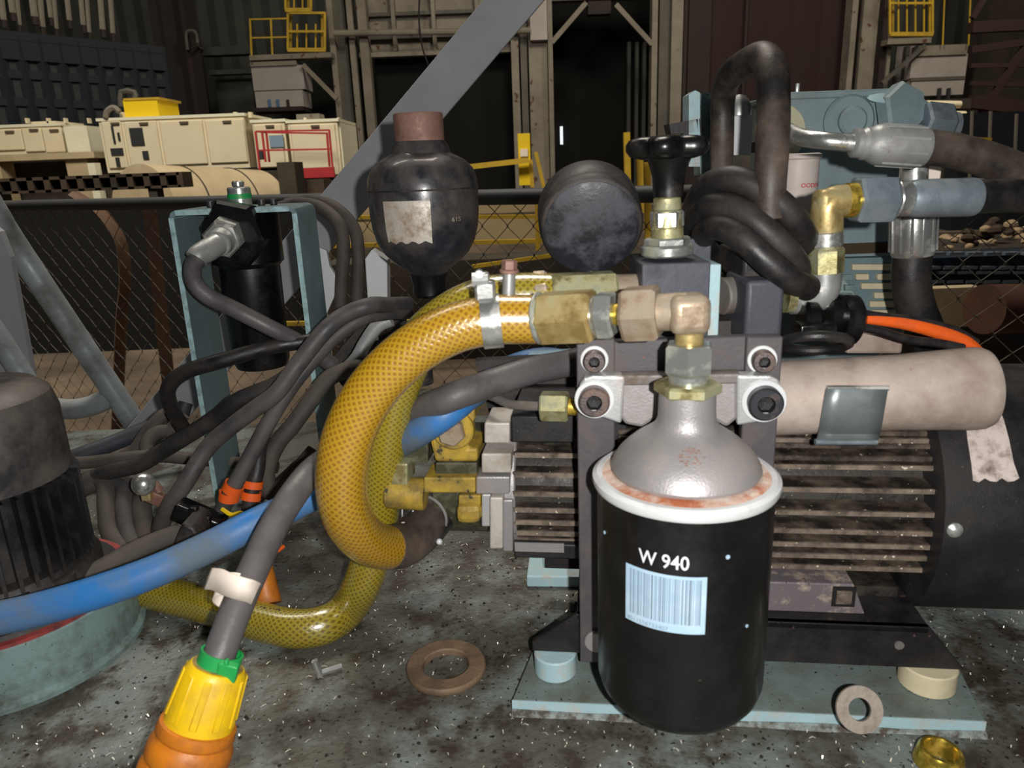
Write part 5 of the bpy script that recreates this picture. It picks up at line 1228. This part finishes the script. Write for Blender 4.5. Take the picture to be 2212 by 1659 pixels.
# ---- hoses and fittings upper right
hose('hose_loop', 'tall black hose loop rising above everything right of the knob', 'hose', 'rubber_dusty', [(1562, 500, .50), (1560, 400, .50), (1560, 300, .495), (1562, 215, .49), (1574, 168, .475), (1612, 138, .455), (1648, 126, .435), (1667, 160, .42), (1671, 240, .412), (1668, 320, .405), (1664, 390, .40), (1662, 470, .40)], [.0072, .0072, .0075, .0082, .0088, .0086, .0085, .0079], 24, 8)
hose('hose_coil', 'glossy black hose wound in three slanting turns beside the knob', 'hose', 'rubber', [(1530, 560, .47), (1500, 520, .455), (1500, 455, .44), (1530, 402, .425), (1590, 388, .41), (1665, 425, .40), (1718, 475, .40), (1738, 520, .412), (1705, 560, .45), (1610, 560, .475), (1530, 520, .465), (1508, 480, .44), (1530, 445, .42), (1590, 452, .405), (1650, 495, .395), (1705, 550, .393), (1722, 590, .405), (1690, 615, .44), (1600, 590, .465), (1530, 545, .455), (1520, 510, .43), (1548, 490, .41), (1600, 512, .395), (1655, 562, .388), (1705, 602, .388), (1745, 622, .40)], .0072, 24, 8)
t = T('angle_fitting', 'brass angle fitting with grey nut and crimped sleeve, lower right hose', 'fitting', YP(1790, 640, .41))
Y4 = .41
pel = YP(1790, 438, Y4)
e1_ = YP(1790, 430, Y4); kk = px(1, e1_)
g = G().tube([YP(1786, 500, Y4), YP(1786, 470, Y4), YP(1788, 448, Y4), YP(1802, 436, Y4), YP(1828, 433, Y4), YP(1845, 432, Y4)], 34 * kk, 20, 4); obj('elbow', g, 'brass', t)
g = G().box(YP(1790, 440, Y4), (62 * kk, 60 * kk, 62 * kk)); obj('elbow_block', g, 'brass', t, bevel=.004, seg=3)
g = G().cyl(YP(1826, 433, Y4), YP(1850, 432, Y4), 37 * kk, n=28, ch=.0006); obj('thread_ring', g, 'brass_bright', t)
g = G().hexa(YP(1846, 432, Y4), YP(1928, 430, Y4), 53 * kk, phase=.5); obj('hexagon_nut', g, 'zinc_dark', t)
g = G().lathe(YP(1926, 430, Y4), (YP(2000, 428, Y4) - YP(1926, 430, Y4)), [(36 * kk, 0), (40 * kk, .002), (36 * kk, .004), (38 * kk, .008), (34 * kk, .0095)], 32); obj('swivel', g, 'steel', t)
g = G().lathe(YP(1962, 429, Y4), (YP(2100, 426, Y4) - YP(1962, 429, Y4)), [(36 * kk, 0), (40 * kk, .003), (41 * kk, .034), (39 * kk, .036)], 40); obj('crimp_sleeve', g, 'zinc_dark', t)
g = G().cyl(YP(1786, 560, Y4), YP(1786, 488, Y4), 30 * kk, n=28); g.hexa(YP(1784, 592, Y4), YP(1785, 535, Y4), 38 * kk, phase=.2, ups=(0, 1, 0)); obj('lower_nut', g, 'zinc_yellow', t)
g = G().cyl(YP(1785, 532, Y4), YP(1785, 500, Y4), 35 * kk, n=28, ch=.0006); obj('collar', g, 'steel', t)
g = G().tube([YP(1782, 588, Y4), YP(1780, 620, Y4), YP(1765, 640, Y4), YP(1735, 645, Y4), YP(1710, 645, Y4)], 35 * kk, 20, 4); g.box(YP(1768, 636, Y4), (50 * kk, 55 * kk, 48 * kk)); obj('lower_elbow', g, 'steel_dull', t, bevel=.003)
hose('pressure_hose', 'black ribbed hose leaving the lower crimped sleeve at the right edge', 'hose', 'rubber', [(2090, 427, .41), (2140, 424, .412), (2200, 423, .415), (2300, 426, .42)], .0090, 24)
Y5 = .43; e5 = YP(1920, 312, Y5); k5 = px(1, e5)
t = T('tube_fitting', 'bright tube and large crimped sleeve of the upper right hose', 'fitting', YP(1800, 340, Y5))
g = G().tube(pts_([(1700, 282, .47), (1730, 296, .45), (1780, 304, .435), (1850, 310, Y5)]), 19 * k5, 20); obj('bent_tube', g, 'steel', t)
ax5 = YP(1990, 318, Y5) - YP(1840, 309, Y5)
g = G().lathe(YP(1840, 309, Y5), ax5, [(24 * k5, 0), (30 * k5, .001), (31 * k5, .004), (28 * k5, .0045), (34 * k5, .0065), (34 * k5, .009), (38 * k5, .011), (43 * k5, .014), (44 * k5, .038), (41 * k5, .0405)], 40); obj('crimp_sleeve', g, 'steel_dull', t)
for k in range(9):
    a = 2 * pi * k / 9; x_, y_, z_ = frame(ax5); c_ = YP(1840, 309, Y5) + z_ * .027 + (x_ * cos(a) + y_ * sin(a)) * 43.6 * k5
    g = G().box(c_, (.0012, .0012, .022), Matrix((x_, y_, z_)).transposed()); obj('crimp_mark', g, 'steel_dull', t, smooth=False)
hose('pressure_hose', 'thick black hose leaving the upper crimped sleeve towards the right edge', 'hose', 'rubber_dusty', [(1980, 317, .43), (2040, 322, .43), (2110, 338, .43), (2180, 362, .43), (2290, 405, .43)], .0096, 24)
Y6 = .48; k6 = px(1, YP(1975, 500, Y6))
t = T('vertical_hose_end', 'upright ribbed crimped sleeve under the angle fitting', 'fitting', YP(1972, 560, Y6)); 
g = G().lathe(YP(1971, 552, Y6), (YP(1976, 380, Y6) - YP(1971, 552, Y6)), [(41 * k6, 0), (44 * k6, .002), (46 * k6, .03), (40 * k6, .034), (26 * k6, .036), (26 * k6, .060)], 40); obj('crimp_sleeve', g, 'steel', t)
for k in range(12):
    a = 2 * pi * k / 12; z_ = (YP(1976, 380, Y6) - YP(1971, 552, Y6)).normalized(); x_, y_, _z = frame(z_); c_ = YP(1971, 552, Y6) + z_ * .016 + (x_ * cos(a) + y_ * sin(a)) * 45 * k6
    g = G().box(c_, (.0014, .0014, .026), Matrix((x_, y_, z_)).transposed()); obj('crimp_rib', g, 'steel', t, smooth=False)
g = G().box(YP(1998, 370, .49), (.015, .012, .011)); obj('white_cap', g, 'tape_white', t, bevel=.001)
hose('pressure_hose', 'black hose dropping from the upright sleeve behind the orange hose', 'hose', 'rubber', [(1971, 545, Y6), (1968, 600, Y6), (1975, 650, Y6), (1998, 710, Y6), (2040, 790, Y6)], .0118, 24)

# ---- oil tank behind
YT = .62
t = T('oil_tank', 'blue-grey steel oil tank behind the hoses at the upper right', 'tank', V((YP(1850, 560, YT).x, YT, YP(1850, 560, YT).z)))
a0_, b0_ = YP(1700, 560, YT), YP(1935, 560, YT); ztk = YP(1850, 200, YT).z
xL = YP(1480, 300, YT).x; xL2 = YP(1700, 300, YT).x; xR = YP(1938, 450, YT).x; zBk = YP(1850, 548, YT).z
g = G().bb((YP(1690, 300, YT).x, YT, 0), (xR, YT + .14, ztk)); obj('tank_shell', g, 'tank_paint', t, bevel=.004, seg=3)
xr2 = YP(2045, 280, YT).x
g = G().prism([(xR - .03, YT + .001, YP(1980, 198, YT).z), (YP(1975, 198, YT).x, YT + .001, YP(1975, 198, YT).z), (xr2, YT + .001, YP(2040, 245, YT).z), (xr2, YT + .001, YP(2040, 330, YT).z), (xR - .03, YT + .001, YP(1980, 330, YT).z)], (0, .1, 0)); obj('filler_shoulder', g, 'tank_paint', t, smooth=False, bevel=.002)
g = G().bb((YP(1690, 300, YT).x - .002, YT - .004, YP(1850, 210, YT).z), (YP(1965, 200, YT).x, YT + .145, YP(1850, 194, YT).z)); obj('lid', g, 'tank_paint', t, bevel=.0015)
g = G().bb((YP(1730, 540, YT).x, YT - .001, YP(1850, 548, YT).z), (xR, YT + .01, YP(1850, 525, YT).z)); obj('brown_band', g, 'scrap_brown', t, smooth=False)
c_ = YP(1830, 262, YT); g = G().cyl(c_, c_ - V((0, .006, 0)), .020, n=32, ch=.002); g.cyl(c_ - V((0, .006, 0)), c_ - V((0, .013, 0)), .011, n=24, ch=.002); obj('port_boss', g, 'tank_paint', t)
c_ = YP(1930, 243, YT - .002); g = G().hexa(c_, c_ - V((-.004, .014, -.003)), .0205, phase=.1); obj('hexagon_cap', g, 'tank_paint', t)
a, b = YP(1985, 268, YT - .01), YP(2045, 275, YT - .01); g = G().hexa(a, b, .0175, phase=.3); g.cyl(b, b + (b - a) * .25, .012, n=20); obj('side_cap', g, 'hose_sleeve' if False else 'zinc_dark', t)
g = G().lathe(YP(1905, 214, YT - .006), (0, -.4, 1), [(.011, 0), (.012, .001), (.010, .003), (.002, .004)], 24); obj('oval_cap', g, 'plate_edge', t)
g = G().cyl(V((YP(1722, 198, YT + .02).x, YT + .02, ztk)), V((YP(1722, 198, YT + .02).x, YT + .02, ztk + .010)), .002, n=8); obj('lid_pin', g, 'steel_dull', t)
# left part of the tank frame, seen between the hose legs
t = T('tank_end_frame', 'pale blue tank end bracket seen left of the tall hose loop', 'bracket', YP(1515, 330, .60))
g = G().prism(pts_([(1488, 205, .60), (1502, 195, .60), (1512, 200, .60), (1512, 360, .60), (1488, 360, .60)]), (0, .02, 0)); obj('edge_strip', g, 'plate_edge', t, smooth=False)
g = G().prism(pts_([(1512, 202, .61), (1540, 200, .61), (1540, 380, .61), (1512, 380, .61)]), (0, .02, 0)); obj('plate', g, 'plate_paint', t, smooth=False)
g = G().prism(pts_([(1445, 268, .60), (1512, 256, .60), (1520, 285, .60), (1450, 290, .60)]), (0, .02, 0)); obj('dark_tab', g, 'black_dusty', t, smooth=False)
g = G().bar(YP(1530, 320, .63), YP(1710, 318, .64), .012, .008); obj('tie_bar', g, 'black_dusty', t, smooth=False)
t = T('inner_plate', 'grey plate with a small dome between the legs of the hose loop', 'plate', YP(1598, 330, .56))
g = G().prism(pts_([(1575, 205, .56), (1612, 205, .56), (1628, 240, .56), (1622, 335, .56), (1572, 335, .56)]), (0, .066, 0)); obj('plate', g, 'white_plate', t, smooth=False)
c_ = YP(1596, 250, .555); g = G().lathe(c_, (0, 0, 1), [(.0085, 0), (.0085, .006), (.006, .011), (.002, .014)], 24); obj('dome', g, 'steel_dull', t)
g = G().prism(pts_([(1562, 326, .626), (1622, 326, .626), (1622, 374, .626), (1562, 368, .626)]), (0, .02, 0)); tag(obj('white_block', g, 'cream_can', smooth=False), 'white block end between the legs of the hose loop', 'block')
# cream disc and white canister
t = T('sight_glass', 'cream round flange half hidden behind the hose loop', 'flange', YP(1700, 340, .61))
c_ = YP(1700, 285, .607); g = G().lathe(c_, (.5, -1, .1), [(.022, -.012), (.020, 0), (.019, .001), (.014, .0012), (.013, .004), (.001, .005)], 40); obj('disc', g, 'cream_yellow', t)
cxn = YP(1722, 390, .598); hz = lambda y: YP(1722, y, .598).z
t = T('white_canister', 'small white canister with red lettering behind the hose loop', 'canister', (cxn.x, .598, hz(470)))
g = G().lathe((cxn.x, .598, hz(475)), (0, 0, 1), [(.0140, 0), (.0155, .003), (.0155, hz(345) - hz(475)), (.0170, hz(342) - hz(475)), (.0170, hz(334) - hz(475)), (.0145, hz(331) - hz(475))], 36); obj('can', g, 'cream_can', t)
g = G(); a_s = radians(-100); text_geo(g, 'OODEN AX', .0047, lambda x, y: (cxn.x + cos(a_s + x / .0155) * .0157, .598 + sin(a_s + x / .0155) * .0157, hz(404) + y), .02); obj('red_lettering', g, 'print_red', t, smooth=False)
# louvred cover below
t = T('louvred_cover', 'blue-grey louvred cover with cream slots right of the angle fitting', 'cover', YP(1860, 690, .56))
g = G().prism(pts_([(1755, 560, .57), (1940, 555, .57), (1948, 720, .57), (1750, 720, .57)]), (0, .01, 0)); obj('panel', g, 'bracket_paint', t, smooth=False)
g = G().prism(pts_([(1745, 590, .562), (1815, 590, .562), (1842, 625, .562), (1872, 690, .562), (1745, 700, .562)]), (0, .006, 0)); obj('round_shield', g, 'slot_gray', t, smooth=False, bevel=.001)
for (x0, x1, y) in ((1842, 1928, 571), (1850, 1878, 592), (1896, 1930, 592), (1862, 1932, 612), (1890, 1932, 632), (1880, 1934, 651), (1885, 1936, 670)):
    g = G().prism(pts_([(x0, y, .566), (x1, y, .566), (x1, y + 13, .566), (x0, y + 13, .566)]), (0, .004, 0)); obj('slat', g, 'cream_bar', t, smooth=False, bevel=.0005, seg=1)
for (x0, x1, y) in ((1765, 1820, 575), (1790, 1840, 594), (1788, 1818, 616), (1826, 1846, 616), (1790, 1842, 634)):
    g = G().prism(pts_([(x0, y, .558), (x1, y, .558), (x1, y + 12, .558), (x0, y + 12, .558)]), (0, .003, 0)); obj('slat', g, 'plate_paint', t, smooth=False)

# ---- loose parts on the deck
p = ZP(964, 1446, 0); g = G().lathe((p.x, p.y, 0), (0, 0, 1), [(.0142, 0), (.0242, 0), (.0247, .0010), (.0247, .0034), (.0240, .0044), (.0150, .0044), (.0142, .0036)], 56, cap=False)
n = 56; m0 = len(g.v) - 7 * n; g.f += [(m0 + k, m0 + (k + 1) % n, m0 + 6 * n + (k + 1) % n, m0 + 6 * n + k) for k in range(n)]; g.mi += [0] * n
tag(obj('large_washer', g, 'washer_rust'), 'large rusty brown washer lying flat on the deck', 'washer')
c_ = YP(1856, 1532, .318); axw = V((-.05, -1, .52)).normalized(); g = G(); g.lathe(c_, axw, [(.0058, -.001), (.0118, -.001), (.0120, 0), (.0118, .001), (.0058, .001), (.0056, 0), (.0058, -.001)], 40, cap=False)
tag(obj('small_washer', g, 'washer_gray'), 'small grey washer leaning on the front edge of the base plate', 'washer')
p = ZP(2025, 1655, .0); g = G(); g.lathe((p.x, p.y, 0), (.06, 0, 1), [(.0072, 0), (.0105, 0), (.0118, .002), (.0105, .009), (.0095, .0105), (.0080, .0105), (.0072, .009), (.0072, 0)], 40, cap=False)
tag(obj('brass_ring', g, 'brass_bright'), 'shiny brass ferrule ring at the bottom edge, right of the filter', 'ring')
t = T('small_screw', 'small shiny screw lying on the deck left of the large washer', 'screw', ZP(700, 1458))
a = ZP(694, 1452, .003); b = ZP(738, 1438, .003); g = G().cyl(a, b, .0016, n=10); obj('shank', g, 'steel_dull', t)
g = G().cyl(a + V((-.001, 0, -.002)), a + V((-.003, -.001, .009)), .0026, .0022, 12); obj('head', g, 'steel', t)
a = ZP(578, 1306, .010); b = YP(562, 1195, a.y + .02); g = G().lathe(a, b - a, [(.0095, 0), (.0098, .001), (.0070, (b - a).length * .8), (.0060, (b - a).length)], 28)
t = tag(obj('orange_boot', g, 'plug_orange'), 'orange tapered rubber boot standing behind the thick grey cable', 'boot')
g = G().tube(pts_([(585, 1196, .46), (600, 1190, .465), (613, 1180, .465)]), .0013, 6); tag(obj('orange_strip', g, 'orange'), 'thin orange strip of tie beside the orange boot', 'cable tie')

# swarf and grit: nobody could count it
def clear(x, y): return (x - cx) ** 2 + (y - cy) ** 2 > .077 ** 2
g = G(); n = 0
while n < 2800:
    x = rnd.uniform(-.42, .42); y = rnd.uniform(.24, .70)
    if not clear(x, y) or rnd.random() > .35 + .65 * (sin(x * 23 + y * 11) * sin(y * 31 - x * 7) > -.1): continue
    L_1 = rnd.choice((.0004, .0006, .0008, .0010, .0018)) ; a = rnd.uniform(0, 6.3); w_ = rnd.uniform(.00018, .00036); d1 = V((cos(a), sin(a), 0)); d2 = V((-sin(a), cos(a), 0))
    c_ = V((x, y, .0004)); up_ = V((0, 0, rnd.uniform(.0003, .0012)))
    g.add([c_ - d1 * L_1 - d2 * w_, c_ - d1 * L_1 + d2 * w_, c_ + d2 * w_ + up_, c_ - d2 * w_ + up_, c_ + d1 * L_1 + d2 * w_ * .5, c_ + d1 * L_1 - d2 * w_ * .5], [(0, 1, 2, 3), (3, 2, 4, 5)]); n += 1
tag(obj('metal_swarf', g, 'shaving', smooth=False), 'fine bright metal shavings strewn over the deck', 'swarf', kind='stuff')
g = G(); n = 0
while n < 1500:
    x = rnd.gauss(rnd.choice((-.02, .05, .12, -.15, .22)), .07); y = rnd.uniform(.27, .6)
    if not clear(x, y): continue
    r = rnd.choice((.0003, .0004, .0006, .0011)); g.lathe((x, y, 0), (rnd.uniform(-.3, .3), .2, 1), [(r, 0), (r * .9, r * .6), (r * .3, r)], 5, phase=rnd.random()); n += 1
tag(obj('oily_grit', g, 'grit', smooth=False), 'black oily grit and crumbs scattered on the deck', 'grit', kind='stuff')
